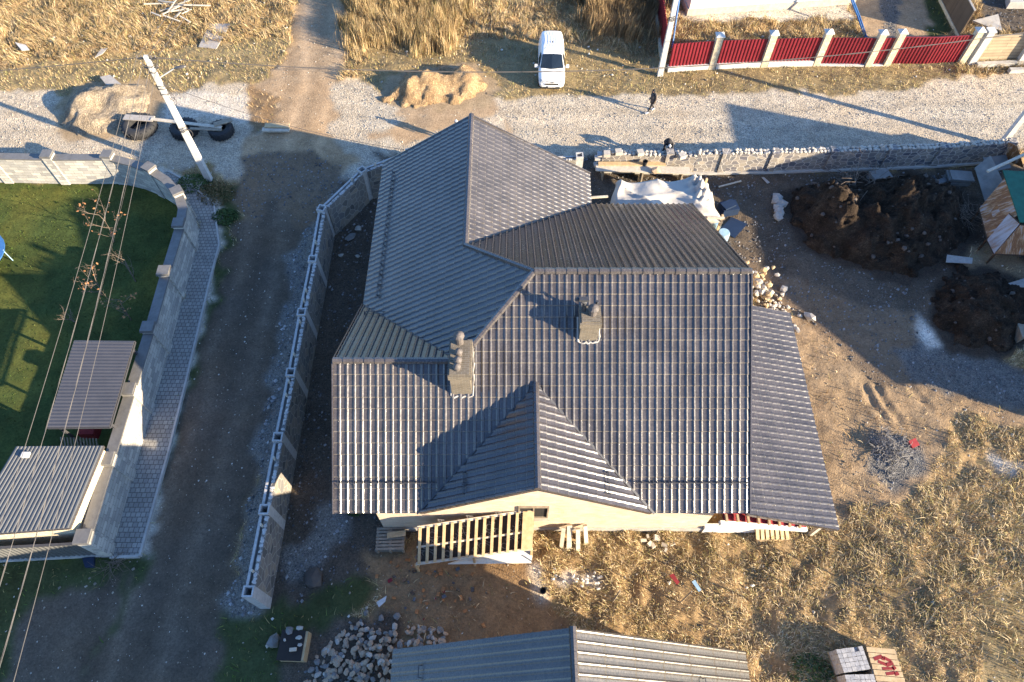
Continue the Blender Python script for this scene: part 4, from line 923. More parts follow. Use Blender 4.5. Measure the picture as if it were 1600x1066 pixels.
# ------------------------------------------------------------------ poles and wires
def pole(loc, h, label, lamp=False, lean=(0, 0), group='concrete utility poles'):
    t = thing('utility_pole', label, 'utility pole', loc, group); b = Vector(loc); tp_ = b + Vector((lean[0], lean[1], h))
    mb = MB(); mb.add([], []); n = 1
    vs = []; 
    for z, r in ((0, .17), (h, .10)):
        c = b.lerp(tp_, z / h); vs += [c + Vector((x * r, y * r * .85, 0)) for x, y in ((-1, -1), (1, -1), (1, 1), (-1, 1))]
    mb.add(vs, [(0, 1, 5, 4), (1, 2, 6, 5), (2, 3, 7, 6), (3, 0, 4, 7), (4, 5, 6, 7)]); mb.build('shaft', M['pole'], t)
    mb = MB(); c = tp_ - Vector((0, 0, .15)); mb.beam(c + Vector((-.45, 0, 0)), c + Vector((.45, 0, 0)), .06, .06); mb.beam(c + Vector((-.34, 0, -.5)), c + Vector((.34, 0, -.5)), .05, .05); mb.build('cross_arm', M['metal_dark'], t)
    for x, z in ((-.42, 0), (-.22, 0), (.22, 0), (.42, 0), (-.32, -.5), (.32, -.5)):
        mb = MB(); q_ = c + Vector((x, 0, z + .04)); mb.lathe([(.022, 0), (.042, .03), (.03, .06), (.045, .09), (.022, .13)], q_, 10); mb.build('insulator', M['pot'], t)
    mb = MB(); rd = random.Random(3)
    for z in (h * .45, h * .46, h * .475, h * .74, h * .78, h * .8, h * .9, h * .94):
        q_ = b.lerp(tp_, z / h); mb.tube([q_ + Vector((.2 * math.cos(a), .19 * math.sin(a), .05 * math.sin(3 * a + z))) for a in np.linspace(0, 6.28, 14)], .02, 5)
    for k in range(3):
        q_ = b.lerp(tp_, (.72, .70, .46)[k]); mb.tube([q_ + Vector((.18 + .16 * (1 + math.cos(a)) * .8, -.1, .22 * math.sin(a) - .1 * k)) for a in np.linspace(0, 6.28, 14)], .014, 5)
    mb.build('cable_coil', M['wire'], t)
    if lamp:
        q_ = b.lerp(tp_, .84); hd = P(279, 103, 7.35); mb = MB(); mb.tube([q_, q_.lerp(hd, .85)], .03, 7); mb.build('lamp_arm', M['whitecap'], t)
        d = (hd - q_).normalized(); e = q_.lerp(hd, .8); side = Vector((-d.y, d.x, 0)).normalized()
        mb = MB(); vs = []
        for tt, wd, hg in ((0, .05, .05), (.15, .12, .09), (.4, .15, .10), (.6, .12, .07), (.68, .03, .03)):
            cc = e + Vector((d.x, d.y, d.z * .3)) * tt; vs += [cc + side * wd, cc + Vector((0, 0, hg)), cc - side * wd, cc - Vector((0, 0, hg * .6))]
        fs = [(i * 4 + j, i * 4 + (j + 1) % 4, i * 4 + 4 + (j + 1) % 4, i * 4 + 4 + j) for i in range(4) for j in range(4)] + [(3, 2, 1, 0), (16, 17, 18, 19)]
        mb.add(vs, fs); mb.build('lamp_head', M['paleblue'] if False else M['galv'], t, smooth=True)
    return tp_
p0 = P(327, 281); PL = pole(p0, 7.95, 'concrete utility pole with a street lamp and cable coils at the corner of the lane', lamp=True)
PR = pole(P(1031, 118), 8.6, 'concrete utility pole at the corner of the crimson fence')
PF = pole(P(1563, 228), 8.0, 'concrete utility pole at the far right end of the half built stone wall')
PW = pole((-64, 27.0, 0), 8.0, 'concrete utility pole further west along the gravel road')
PS = pole((-12.2, -20, 0), 8.2, 'concrete utility pole further south along the lane')
PN = pole((-15.5, 62, 0), 8.0, 'concrete utility pole further north beside the dirt track')
PE = pole((74, 34, 0), 8.0, 'concrete utility pole further east along the gravel road')
def wire(a, b, sag, r, mat, label, group=None, twist=False, n=26):
    a, b = Vector(a), Vector(b); pts = [a.lerp(b, i / n) - Vector((0, 0, 4 * sag * (i / n) * (1 - i / n))) for i in range(n + 1)]
    mb = MB()
    if twist:
        N = 160
        for ph in (0, math.pi):
            q_ = []
            for i in range(N + 1):
                t = i / N; p = a.lerp(b, t) - Vector((0, 0, 4 * sag * t * (1 - t))); an = t * 90 + ph; q_.append(p + Vector((math.cos(an), 0, math.sin(an))) * r * 1.3)
            mb.tube(q_, r, 4)
    else: mb.tube(pts, r, 5)
    props(mb.build('overhead_cable', mat, origin=tuple(a)), label, 'cable', group)
gA = 'cables running down the picture from the lamp pole'
for k, (dx, dz, dx2, r, tw, mt) in enumerate(((-.40, .0, -1.35, .009, False, 'wirepale'), (-.15, -.15, -.9, .008, True, 'wirepale'), (.0, -.7, -.62, .007, False, 'wire'), (.30, .0, -.1, .0075, True, 'wirepale'), (.55, -.1, .35, .009, False, 'wirepale'))):
    wire(PL + Vector((dx, 0, dz)), (PS.x + dx2, PS.y, PS.z + dz), .9 + .12 * k, r, M[mt], ['leftmost of the five cables running down from the lamp pole', 'second cable from the left running down from the lamp pole, thick and twisted', 'middle dark cable of the five running down from the lamp pole', 'fourth cable from the left running down from the lamp pole, twisted', 'rightmost thin cable of the five running down from the lamp pole'][k], gA, tw)
for k, dx in enumerate((-.35, .1, .6)):
    wire(PL + Vector((dx, 0, 0)), PN + Vector((dx, 0, 0)), 1.0, .012, M['wire'], ['left cable of the three going up out of the picture from the lamp pole', 'middle cable of the three going up out of the picture from the lamp pole', 'right cable of the three going up out of the picture from the lamp pole'][k], 'cables going north from the lamp pole')
wire(PL + Vector((0, 0, -.05)), PF + Vector((0, 0, -.1)), 1.7, .016, M['wire'], 'long dark cable crossing above the road from the lamp pole towards the far right pole', None, True)
wire(PW, PL + Vector((0, 0, -.05)), 1.2, .018, M['wire'], 'dark cable reaching the lamp pole from the left edge over the straw coloured grass')
wire(PL + Vector((0, 0, -1.5)), (XW + 1.2, YN, 4.3), .5, .012, M['wire'], 'thin cable from the lamp pole down to the gable of the brick house')
wire(PF, PE, 1.2, .018, M['wire'], 'cable leaving the far right pole eastwards')

# ------------------------------------------------------------------ red fence and white house, top right
rf = thing('red_fence', 'crimson profiled sheet fence with cream pillars capped by white pyramids', 'fence', P(1290, 105))
top_px = [(1118, 62), (1203, 59), (1287, 57), (1376, 54), (1407, 52), (1528, 48)]
base_px = [(1111, 106), (1192, 103), (1274, 101), (1355, 102), (1384, 101), (1500, 98)]
HP = 2.3
bs = [P(1040, 111)] + [P(u, v) for u, v in base_px]
for i in range(len(bs) - 1):
    a, b = bs[i], bs[i + 1]; d = (b - a).normalized(); a2 = a + d * (.25 if i else .1); b2 = b - d * .25
    zl = .35 if i < 3 else .12; zh = 1.95
    if i == 5:
        mid = a2.lerp(b2, .5) + Vector((0, -.12, 0))
        for s_, e_ in ((a2, mid), (mid, b2)):
            corrugated([s_ + Vector((0, 0, zh)), e_ + Vector((0, 0, zh)), e_ + Vector((0, 0, zl)), s_ + Vector((0, 0, zl))], .21, -.045).build('gate_sheet', M['red'], rf)
            for zq in (zh, zl):
                mb = MB(); mb.beam(s_ + Vector((0, 0, zq)), e_ + Vector((0, 0, zq)), .06, .05); mb.build('gate_rail', M['red'], rf)
    else:
        corrugated([a2 + Vector((0, 0, zh)), b2 + Vector((0, 0, zh)), b2 + Vector((0, 0, zl)), a2 + Vector((0, 0, zl))], .21, -.045).build('fence_sheet', M['red'], rf)
        mb = MB(); mb.wall(a2, b2, .34, 0, zl if i < 3 else .08); mb.build('base_wall', M['whitecap'], rf)
for i, p in enumerate(bs[1:]):
    mb = MB(); mb.box((p.x, p.y, 0), (.40, .40, HP), z_bottom=True); pl_ = mb.build('pillar', M['creamstone'], rf)
    mb = MB(); r_ = .27; z = HP; mb.add([(p.x - r_, p.y - r_, z), (p.x + r_, p.y - r_, z), (p.x + r_, p.y + r_, z), (p.x - r_, p.y + r_, z), (p.x, p.y, z + .22), (p.x - r_, p.y - r_, z + .05), (p.x + r_, p.y - r_, z + .05), (p.x + r_, p.y + r_, z + .05), (p.x - r_, p.y + r_, z + .05)],
        [(3, 2, 1, 0), (0, 1, 6, 5), (1, 2, 7, 6), (2, 3, 8, 7), (3, 0, 5, 8), (5, 6, 4), (6, 7, 4), (7, 8, 4), (8, 5, 4)]); mb.build('pillar_cap', M['whitecap'], pl_)
a, b = P(1036, 108), P(1015, -60); b = a + (b - a) * 1.0
corrugated([a + Vector((0, 0, 1.95)), b + Vector((0, 0, 1.95)), b + Vector((0, 0, .3)), a + Vector((0, 0, .3))], .21, -.04).build('fence_sheet', M['red'], rf)
mb = MB(); mb.wall(a, b, .3, 0, .32); mb.build('base_wall', M['creamstone'], rf)
wh = thing('white_house', 'white rendered house behind the crimson fence at the top edge', 'house', P(1195, -60))
a, b = P(1075, 24), P(1332, 6); d = (b - a).normalized(); nrm = Vector((-d.y, d.x, 0))
poly = [a, b, b + nrm * 9, a + nrm * 9]
mb = MB(); mb.prism([(q_.x, q_.y) for q_ in poly], .45, 3.2); mb.build('wall', M['white'], wh)
mb = MB(); c = sum(poly, Vector()) / 4; pf = [c + (q_ - c) * 1.02 for q_ in poly]; mb.prism([(q_.x, q_.y) for q_ in pf], 0, .45); mb.build('foundation', M['stonepale'], wh)
mb = MB(); e = [c + (q_ - c) * 1.08 for q_ in poly]; mb.add([(q_.x, q_.y, 3.15) for q_ in e] + [((e[0].x + e[3].x) / 2 + 3, (e[0].y + e[3].y) / 2, 6.0), ((e[1].x + e[2].x) / 2 - 3, (e[1].y + e[2].y) / 2, 6.0)], [(0, 1, 5, 4), (1, 2, 5), (2, 3, 4, 5), (3, 0, 4), (3, 2, 1, 0)]); mb.build('roof', M['tile2'], wh)
for t in (.22, .5, .8):
    p = a.lerp(b, t) - nrm * .01; mb = MB(); mb.box((p.x, p.y, 2.0), (1.3, .06, 1.2), math.atan2(d.y, d.x)); mb.build('window', M['glass'], wh)
def pipe(pts, r, mat, name, label, cat):
    mb = MB(); mb.tube(pts, r, 8); return props(mb.build(name, mat, origin=tuple(pts[0])), label, cat)
pp_ = thing('pipe_rail', 'pair of blue pipes standing at the corner of the white house yard', 'pipe', P(1351, 58))
for k in (0, 1): mb = MB(); mb.tube([P(1351 + k * 3, 58, .1), P(1340 + k * 3, 25, .8), P(1328 + k * 3, -5, 1.6)], .05, 7); mb.build('pipe', M['blue'], pp_)
pipe([P(1050, 75, .2), P(1061, 0, 2.4)], .06, M['blue'], 'pipe', 'blue pipe leaning beside the utility pole at the fence corner', 'pipe')
bf = thing('brown_fence', 'dark brown board fence running back from the capped gate pillars', 'fence', P(1500, 30))
a, b = P(1521, 88, 0), P(1452, -60, 0)
a, b = P(1497, 60, 0), P(1440, -55, 0)
mb = MB(); mb.wall(a, b, .08, .2, 1.95); mb.build('board_panel', M['browntimber'], bf)
mb = MB(); mb.wall(a, b, .18, 0, .22); mb.build('base', M['creamstone'], bf)
mb = MB(); mb.wall(a, b, .12, 1.95, 2.0); mb.build('top_rail', M['plank_grey'], bf)
pf_ = thing('plank_fence', 'tan horizontal plank fence with white posts right of the crimson gate', 'fence', P(1560, 100))
for k, (u, v) in enumerate(((1516, 99), (1590, 98), (1668, 95))):
    p = P(u, v); mb = MB(); mb.box((p.x, p.y, 0), (.42 if k == 0 else .3, .4, 2.3 if k == 0 else 2.0), z_bottom=True); mb.box((p.x, p.y, 2.3 if k == 0 else 2.0), (.5, .5, .08), z_bottom=True); mb.build('post', M['whitecap'], pf_)
mb = MB(); a, b = P(1516, 97), P(1590, 95); mb.wall(a, b, .12, .1, 1.9); mb.build('plank_panel', M['fencewood'], pf_)
mb = MB(); mb.wall(b, P(1668, 92), .12, .1, 1.9); mb.build('plank_panel', M['fencewood'], pf_)
for k, (a, b, lb) in enumerate(((P(1524, 104), P(1620, 100), 'pale concrete kerb beam lying in front of the tan plank fence'), (P(1575, 113), P(1640, 111), 'second pale concrete beam lying at the right picture edge by the road'))):
    mb = MB(); mb.beam(a + Vector((0, 0, .12)), b + Vector((0, 0, .12)), .3, .25); props(mb.build('concrete_beam', M['concrete'], origin=tuple(a)), lb, 'beam')
sheet('concrete_slab', [(1520, 32), (1560, 22), (1566, 48), (1545, 42)], .18, M['stonepale'], 'broken pale slab lying behind the tan plank fence', 'slab', .12)
mb = MB(); mb.prism([tuple(P(u, v)[:2]) for u, v in ((1565, -40), (1680, -50), (1690, 14), (1572, 14))], 0, .5); props(mb.build('terrace', M['concrete'], origin=tuple(P(1610, 0))), 'raised pale concrete terrace at the top right corner', 'terrace')

# ------------------------------------------------------------------ van
def build_van():
    t = thing('van', 'white compact panel van parked on the dry grass beyond the road, nose towards the house', 'van', (0, 0, 0))
    # body sections along y (front at -y), half width, z low, z high (flat top), shoulder
    Ls = 4.35; secs = [  # y, half width bottom, half width top, z bottom, belt z, top z
        (-2.17, .62, .50, .32, .50, .55), (-2.12, .78, .64, .24, .62, .70), (-1.95, .86, .74, .22, .72, .84), (-1.5, .90, .78, .20, .84, .98), (-1.18, .91, .80, .20, .92, 1.06),
        (-.45, .915, .68, .20, .98, 1.66), (-.15, .915, .70, .20, 1.0, 1.76), (.4, .915, .72, .20, 1.0, 1.82), (1.2, .915, .72, .20, 1.0, 1.83), (1.95, .90, .70, .22, 1.0, 1.80), (2.12, .87, .66, .26, .98, 1.72), (2.18, .80, .60, .34, .9, 1.55)]
    V = []; 
    for y, wb, wt, z0, zb_, zt__ in secs:
        V += [(-wb * .92, y, z0), (-wb, y, z0 + .15), (-wb, y, zb_), (-wt - (.02), y, zt__ - .10), (-wt * .9, y, zt__ - .02), (0, y, zt__ + .01), (wt * .9, y, zt__ - .02), (wt + .02, y, zt__ - .10), (wb, y, zb_), (wb, y, z0 + .15), (wb * .92, y, z0)]
    Fs = []; n = 11
    for i in range(len(secs) - 1):
        for j in range(n - 1): Fs.append((i * n + j, (i + 1) * n + j, (i + 1) * n + j + 1, i * n + j + 1))
        Fs.append((i * n + n - 1, (i + 1) * n + n - 1, (i + 1) * n, i * n))
    Fs.append(tuple(range(n - 1, -1, -1))); k = (len(secs) - 1) * n; Fs.append(tuple(range(k, k + n)))
    Fs = [f[::-1] for f in Fs]
    mb = MB(); mb.add(V, Fs); b = mb.build('body', M['paint'], t, smooth=True)
    sub = b.modifiers.new('s', 'SUBSURF'); sub.levels = 2; sub.render_levels = 2
    bm = bmesh.new(); bm.from_mesh(b.data); bmesh.ops.recalc_face_normals(bm, faces=bm.faces); bm.to_mesh(b.data); bm.free()
    mb = MB(); o = .03; mb.add([(-.79, -1.12, 1.07 + o), (.79, -1.12, 1.07 + o), (.66, -.46, 1.65 + o), (-.66, -.46, 1.65 + o), (0, -1.27, 1.09 + o), (0, -.48, 1.70 + o)], [(0, 4, 5, 3), (4, 1, 2, 5)]); ws = mb.build('windscreen', M['glass'], t)
    mb = MB()
    for x in (-.35, .25): mb.tube([(x, -1.20, 1.13), (x + .42, -1.08, 1.19)], .012, 4)
    mb.build('wiper', M['black'], ws)
    for s_ in (-1, 1):
        mb = MB(); x = s_ * .895; mb.add([(x, -.98, 1.0), (x, -.02, 1.02), (s_ * .765, -.05, 1.58), (s_ * .745, -.42, 1.56)], [(0, 1, 2, 3)] if s_ > 0 else [(3, 2, 1, 0)]); mb.build('side_window', M['glass'], t)
        mb = MB(); mb.beam((s_ * .90, -.88, 1.02), (s_ * 1.0, -.88, 1.04), .06, .05); mb.box((s_ * 1.07, -.88, 1.08), (.18, .11, .2)); mb.build('mirror', M['paint'], t)
        mb = MB(); mb.add([(s_ * .50, -2.135, .58), (s_ * .80, -2.06, .60), (s_ * .84, -1.80, .80), (s_ * .64, -1.98, .78)], [(0, 1, 2, 3), (3, 2, 1, 0)]); mb.v = [(x, y - .015, z + .02) for x, y, z in mb.v]; mb.build('headlight', M['lampglass'], t)
        mb = MB(); mb.beam((s_ * .62, -.35, 1.80), (s_ * .62, 1.8, 1.80), .03, .03); 
        for y in (-1.42, 1.38):
            mw_ = MB(); mw_.lathe([(.20, -.10), (.31, -.09), (.32, 0), (.31, .09), (.20, .10)], (s_ * .82, y, .32), 22, 'x'); wheel = mw_.build('wheel', M['rubber'], t, smooth=True)
            mr = MB(); mr.lathe([(.02, -.112), (.17, -.11), (.20, -.105), (.20, .105), (.17, .11), (.02, .112)], (s_ * .82, y, .32), 16, 'x'); mr.build('rim', M['galv'], wheel)
    mb = MB(); mb.box((0, -2.17, .60), (.9, .05, .10)); mb.box((0, -2.19, .33), (1.1, .05, .12)); mb.build('grille', M['black'], t)
    mb = MB(); mb.box((0, -2.21, .44), (.50, .02, .11)); mb.build('number_plate', M['whitecap'], t)
    mb = MB()
    for x in (-.42, -.25, -.08, .12, .28, .44): mb.box((x, .85, 1.833), (.03, 1.9, .006))
    mb.build('roof_rib', M['paint'], t)
    mb = MB(); mb.tube([(-.80, -1.16, 1.0), (-.5, -1.33, 1.03), (0, -1.38, 1.05), (.5, -1.33, 1.03), (.80, -1.16, 1.0)], .012, 4); mb.build('bonnet_seam', M['black'], t)
    mb = MB(); mb.tube([(-.6, -2.0, .72), (0, -2.11, .70), (.6, -2.0, .72)], .035, 6); mb.build('bumper_strip', M['black'], t)
    mb = MB(); mb.lathe([(.05, 0), (.03, .04), (.01, .14)], (.02, .62, 1.84), 8); mb.build('antenna', M['black'], t)
    return t
van = build_van(); van.scale = (.92, .92, .92); van.location = (2.50, 37.9, 0); van.rotation_euler = (0, 0, R(-1.0))

# ------------------------------------------------------------------ people
def person(label, loc, rotz, J, mats, head_mat=None, hair=None):
    """J: dict of joint positions (metres, local, facing -y)"""
    t = thing('person', label, 'person', loc, rotz=rotz)
    V = []; E = []; Rr = []
    def add(p, r, par=None):
        V.append(Vector(p)); Rr.append(r); i = len(V) - 1
        if par is not None: E.append((par, i))
        return i
    pel = add(J['pelvis'], .145); sp = add(J['spine'], .14, pel); ch = add(J['chest'], .16, sp); nk = add(J['neck'], .06, ch); hd = add(J['head'], .095, nk); ht = add(Vector(J['head']) + (Vector(J['head']) - Vector(J['neck'])).normalized() * .10, .075, hd)
    for s_ in ('L', 'R'):
        sh = add(J['sh' + s_], .07, ch); el = add(J['el' + s_], .048, sh); wr = add(J['wr' + s_], .032, el)
        d = (Vector(J['wr' + s_]) - Vector(J['el' + s_])).normalized(); pm = add(Vector(J['wr' + s_]) + d * .08, .034, wr)
        sd2 = d.cross(Vector((0, 0, 1)));
        if sd2.length < .1: sd2 = d.cross(Vector((1, 0, 0)))
        sd2.normalize()
        for k, ln in enumerate((.065, .075, .07, .055)):
            bpt = Vector(J['wr' + s_]) + d * .095 + sd2 * (k - 1.5) * .021; f1 = add(bpt + d * ln * .5, .0095, pm); f2 = add(bpt + d * ln * .9 + Vector((0, 0, -.015)), .008, f1)
        th_ = add(Vector(J['wr' + s_]) + d * .06 - sd2 * .055, .010, pm)
        hp = add(J['hip' + s_], .10, pel); kn = add(J['kn' + s_], .062, hp); an = add(J['an' + s_], .043, kn); to = add(J['to' + s_], .04, an)
    me = bpy.data.meshes.new('body'); me.from_pydata(V, E, []); o = bpy.data.objects.new('body', me); COL.objects.link(o); o.parent = t
    sk = o.modifiers.new('skin', 'SKIN'); sk.use_smooth_shade = True
    for i, sv in enumerate(me.skin_vertices[0].data): sv.radius = (Rr[i], Rr[i]); sv.use_root = (i == 0)
    sb = o.modifiers.new('sub', 'SUBSURF'); sb.levels = 1; sb.render_levels = 2
    # one body; skin on head and hands, cloth elsewhere through a position mask in the material
    me.materials.append(mats[0])
    hx = Vector(J['head']); up = (hx - Vector(J['neck'])).normalized(); fw = Vector(J.get('face', (0, -1, 0)))
    mb = MB(); mb.stone(hx + up * .05, (.125, .135, .14), 1, 0, .0); mb.v = [tuple(v) for v in mb.v]
    o2 = mb.build('head_cover', hair or M['cloth_dark'], t, smooth=True); 
    # local coordinates: fix (build subtracts the root location)
    off = Vector(loc)
    for v in o2.data.vertices: v.co += off
    s2 = o2.modifiers.new('s', 'SUBSURF'); s2.levels = 1; s2.render_levels = 1
    def part(nm, mbx, mat, sm=True):
        oo = mbx.build(nm, mat, t, smooth=sm)
        for v in oo.data.vertices: v.co += off
        return oo
    mb = MB(); c = hx + fw * .06; mb.stone(c, (.075, .06, .10), 2, 0, .0); mb.stone(c + fw * .06, (.014, .02, .02), 3, 0, 0); part('face', mb, M['skin'])
    side = fw.cross(up).normalized(); mb = MB()
    for s_ in (-1, 1): mb.stone(c + fw * .055 + side * .032 * s_ + up * .02, (.010, .006, .008), 3, 0, 0)
    mb.stone(c + fw * .055 - up * .045, (.025, .006, .006), 3, 0, 0); part('eyes_and_mouth', mb, M['cloth_dark'])
    if len(mats) > 1:
        mb = MB(); pc, cc2 = Vector(J['spine']), Vector(J['chest']); pv = Vector(J['pelvis']); nkv = Vector(J['neck'])
        mb.tube([pv - (pc - pv).normalized() * .22, pv, pc, cc2, cc2.lerp(nkv, .8)], [.20, .185, .175, .20, .085], 12)
        for s_ in ('L', 'R'): mb.tube([J['sh' + s_], J['el' + s_], J['wr' + s_]], [.085, .062, .045], 8)
        part('coat', mb, mats[1])
    for s_ in ('L', 'R'):
        mb = MB(); a = Vector(J['an' + s_]); b = Vector(J['to' + s_]); mb.beam(a.lerp(b, -.35) + Vector((0, 0, -.015)), a.lerp(b, 1.25) + Vector((0, 0, -.005)), .10, .09); part('shoe', mb, M['cloth_white'] if mats[-1] == 'w' else M['black'], False)
    t.scale = (.92, .92, .92)
    return t
walk = dict(pelvis=(0, 0, .93), spine=(0, -.02, 1.12), chest=(0, -.03, 1.34), neck=(0, -.05, 1.50), head=(0, -.08, 1.62), face=(0, -.95, -.3),
    shL=(.19, -.02, 1.42), elL=(.24, .06, 1.14), wrL=(.22, -.04, .90), shR=(-.19, -.02, 1.42), elR=(-.24, .03, 1.14), wrR=(-.22, -.10, .92),
    hipL=(.10, 0, .88), knL=(.11, -.16, .50), anL=(.11, -.30, .10), toL=(.12, -.44, .05), hipR=(-.10, 0, .88), knR=(-.10, .02, .48), anR=(-.10, .26, .12), toR=(-.10, .14, .05))
person('person in dark coat and white shoes walking on the gravel road', P(1017, 174), R(-70), walk, [M['cloth_dark'], M['cloth_brown'], 'w'])
bend = dict(pelvis=(0, .12, .88), spine=(0, .0, 1.04), chest=(0, -.22, 1.14), neck=(0, -.36, 1.14), head=(0, -.48, 1.12), face=(0, -.5, -.86),
    shL=(.19, -.26, 1.10), elL=(.26, -.34, .86), wrL=(.15, -.46, .68), shR=(-.19, -.26, 1.10), elR=(-.26, -.34, .86), wrR=(-.15, -.46, .68),
    hipL=(.10, .12, .84), knL=(.13, .02, .46), anL=(.14, .14, .08), toL=(.15, .0, .05), hipR=(-.10, .12, .84), knR=(-.13, .06, .46), anR=(-.14, .18, .08), toR=(-.15, .04, .05))
pm_ = P(1040, 262); 
person('mason in a dark jacket and pale cap bending over the half built wall', (pm_.x, pm_.y + .75, .35), 0, bend, [M['cloth_dark'], M['cloth_dark']], hair=M['cap_grey'])
mb = MB(); mb.prism([(pm_.x - .8, pm_.y + .55), (pm_.x + .8, pm_.y + .5), (pm_.x + .7, pm_.y + 1.25), (pm_.x - .7, pm_.y + 1.2)], -.02, .35); props(mb.build('stone_block', M['stoneC'], origin=(pm_.x, pm_.y + .9, 0)), 'low stone platform under the feet of the bending mason', 'block')
stand = dict(pelvis=(0, 0, .95), spine=(0, 0, 1.14), chest=(0, -.01, 1.36), neck=(0, -.02, 1.52), head=(0, -.04, 1.65), face=(0, -1, -.1),
    shL=(.19, 0, 1.43), elL=(.26, .03, 1.16), wrL=(.24, -.08, .93), shR=(-.19, 0, 1.43), elR=(-.28, .0, 1.17), wrR=(-.2, -.15, 1.0),
    hipL=(.10, 0, .90), knL=(.12, -.02, .49), anL=(.13, 0, .09), toL=(.15, -.14, .05), hipR=(-.10, 0, .90), knR=(-.12, -.02, .49), anR=(-.13, 0, .09), toR=(-.15, -.14, .05))
person('person in a pale cap standing behind the northern peak of the roof', P(715, 222), R(30), stand, [M['cloth_dark'], M['cloth_dark']], hair=M['cap_grey'])

# ------------------------------------------------------------------ heaps
def heap(name, pts_px, height, mat, label, cat, peaks, seed=0, res=.16, rough=.25, origin=None, sm=True, steep=.95):
    ps = [P(u, v) for u, v in pts_px]; x0, x1 = min(p.x for p in ps) - .3, max(p.x for p in ps) + .3; y0, y1 = min(p.y for p in ps) - .3, max(p.y for p in ps) + .3
    xs = np.arange(x0, x1, res); ys = np.arange(y0, y1, res); X, Y = np.meshgrid(xs, ys)
    dist = np.full(X.shape, 1e9); n = len(ps)
    for i in range(n):
        a, b = ps[i], ps[(i + 1) % n]; dx, dy = b.x - a.x, b.y - a.y; t = np.clip(((X - a.x) * dx + (Y - a.y) * dy) / (dx * dx + dy * dy), 0, 1); dist = np.minimum(dist, np.hypot(X - a.x - t * dx, Y - a.y - t * dy))
    ins = inpoly(X, Y, [(p.x, p.y) for p in ps]); dist = np.where(ins, dist, -dist) + (fbm(X, Y, 1.4, 4, seed) - .5) * 1.1
    Z = np.clip(dist * steep, -.3, None); Z = height * np.tanh(np.maximum(Z, 0) / height * 1.05)
    for (u, v, hgt, r) in peaks:
        q_ = P(u, v, hgt * .6); Z += hgt * np.clip(1 - np.hypot(X - q_.x, Y - q_.y) / r, 0, 1) * (dist > 0) * np.clip(dist * 1.2, 0, 1)
    Z = Z * (1 + (fbm(X, Y, 1.6, 5, seed + 3) - .5) * rough * 3.2) + ((fbm(X, Y, 5, 3, seed + 4) - .5) * .14 + (fbm(X, Y, 11, 2, seed + 6) - .5) * .09) * (dist > 0) * (1 if rough > .2 else .4)
    Z = np.where(dist > -.0, Z, -.15); V = np.stack([X, Y, Z], -1).reshape(-1, 3); nx = len(xs)
    I, J = np.meshgrid(np.arange(nx - 1), np.arange(len(ys) - 1)); a = (J * nx + I).ravel(); Fq = np.stack([a, a + 1, a + nx + 1, a + nx], -1)
    keep = (dist[:-1, :-1].ravel() > -.25); Fq = Fq[keep]; used = np.unique(Fq); mp = np.zeros(len(V), np.int64); mp[used] = np.arange(len(used)); V = V[used]; Fq = mp[Fq]
    c = V.mean(0); c[2] = 0; o = np_mesh(name, V - c, Fq, mat, None, smooth=sm, k=4); o.location = c; props(o, label, cat); return o, (X, Y, Z)
heap('sand_pile', [(596, 155), (635, 112), (690, 108), (735, 105), (765, 135), (745, 155), (690, 162), (630, 165)], 0.75, M['sand'], 'heap of yellow building sand beside the van', 'sand pile', [(665, 128, .55, 1.0), (725, 120, .45, 1.3), (700, 128, -.55, .7), (640, 140, .3, .7)], 1, .09, .16, steep=.62)
heap('sand_pile', [(95, 195), (112, 150), (150, 132), (225, 133), (235, 160), (215, 190), (150, 212), (105, 210)], 0.75, M['sandpale'], 'pale sand heap on the road left of the lamp pole', 'sand pile', [(130, 165, .45, 1.5), (185, 145, .3, 1.8), (165, 182, -.45, 1.1)], 5, .10, .12, steep=.5)
soilA = heap('soil_mound', [(1235, 300), (1330, 285), (1440, 280), (1505, 310), (1515, 360), (1480, 400), (1420, 432), (1350, 420), (1280, 395), (1240, 350)], 1.5, M['soil'], 'large mound of dark topsoil in the yard behind the stone wall', 'soil mound', [(1290, 330, .7, 2.2), (1420, 330, .8, 2.6), (1350, 370, .4, 1.8)], 9, .09, .3)
soilB = heap('soil_mound', [(1460, 450), (1500, 420), (1560, 430), (1600, 460), (1615, 520), (1560, 550), (1490, 540), (1462, 500)], 1.2, M['soil'], 'smaller mound of dark topsoil near the right picture edge', 'soil mound', [(1530, 480, .6, 2.0)], 12, .09, .28)
def clods(hp, n, smin, smax, mats, name, label, cat, seed, group):
    X, Y, Z = hp[1]; rd = random.Random(seed); protos = []
    ok = np.argwhere(Z > .1)
    for k in range(n):
        j, i = ok[rd.randrange(len(ok))]; p = Vector((X[j, i], Y[j, i], Z[j, i])); s_ = rd.uniform(smin, smax) * rd.uniform(.7, 1)
        if len(protos) < 8:
            mb = MB(); mb.stone((0, 0, 0), (1, .8, .65), seed * 50 + k, 0, .22); o = mb.build(name, mats[k % len(mats)]); protos.append(o)
        else: o = protos[k % 8].copy(); COL.objects.link(o)
        o.location = p; o.scale = (s_, s_, s_); o.rotation_euler = (0, 0, rd.uniform(0, 6)); props(o, label, cat, group)
clods(soilA, 200, .04, .20, [M['soilbrown'], M['soil'], M['soil'], M['soil'], M['soilbrown'], M['soil']], 'clod', 'clod or stone stuck in the large mound of dark topsoil', 'clod', 3, 'clods and stones in the large soil mound')
clods(soilB, 90, .04, .18, [M['soilbrown'], M['soil'], M['soil'], M['soil']], 'clod', 'clod or stone stuck in the smaller mound of dark topsoil', 'clod', 4, 'clods and stones in the smaller soil mound')
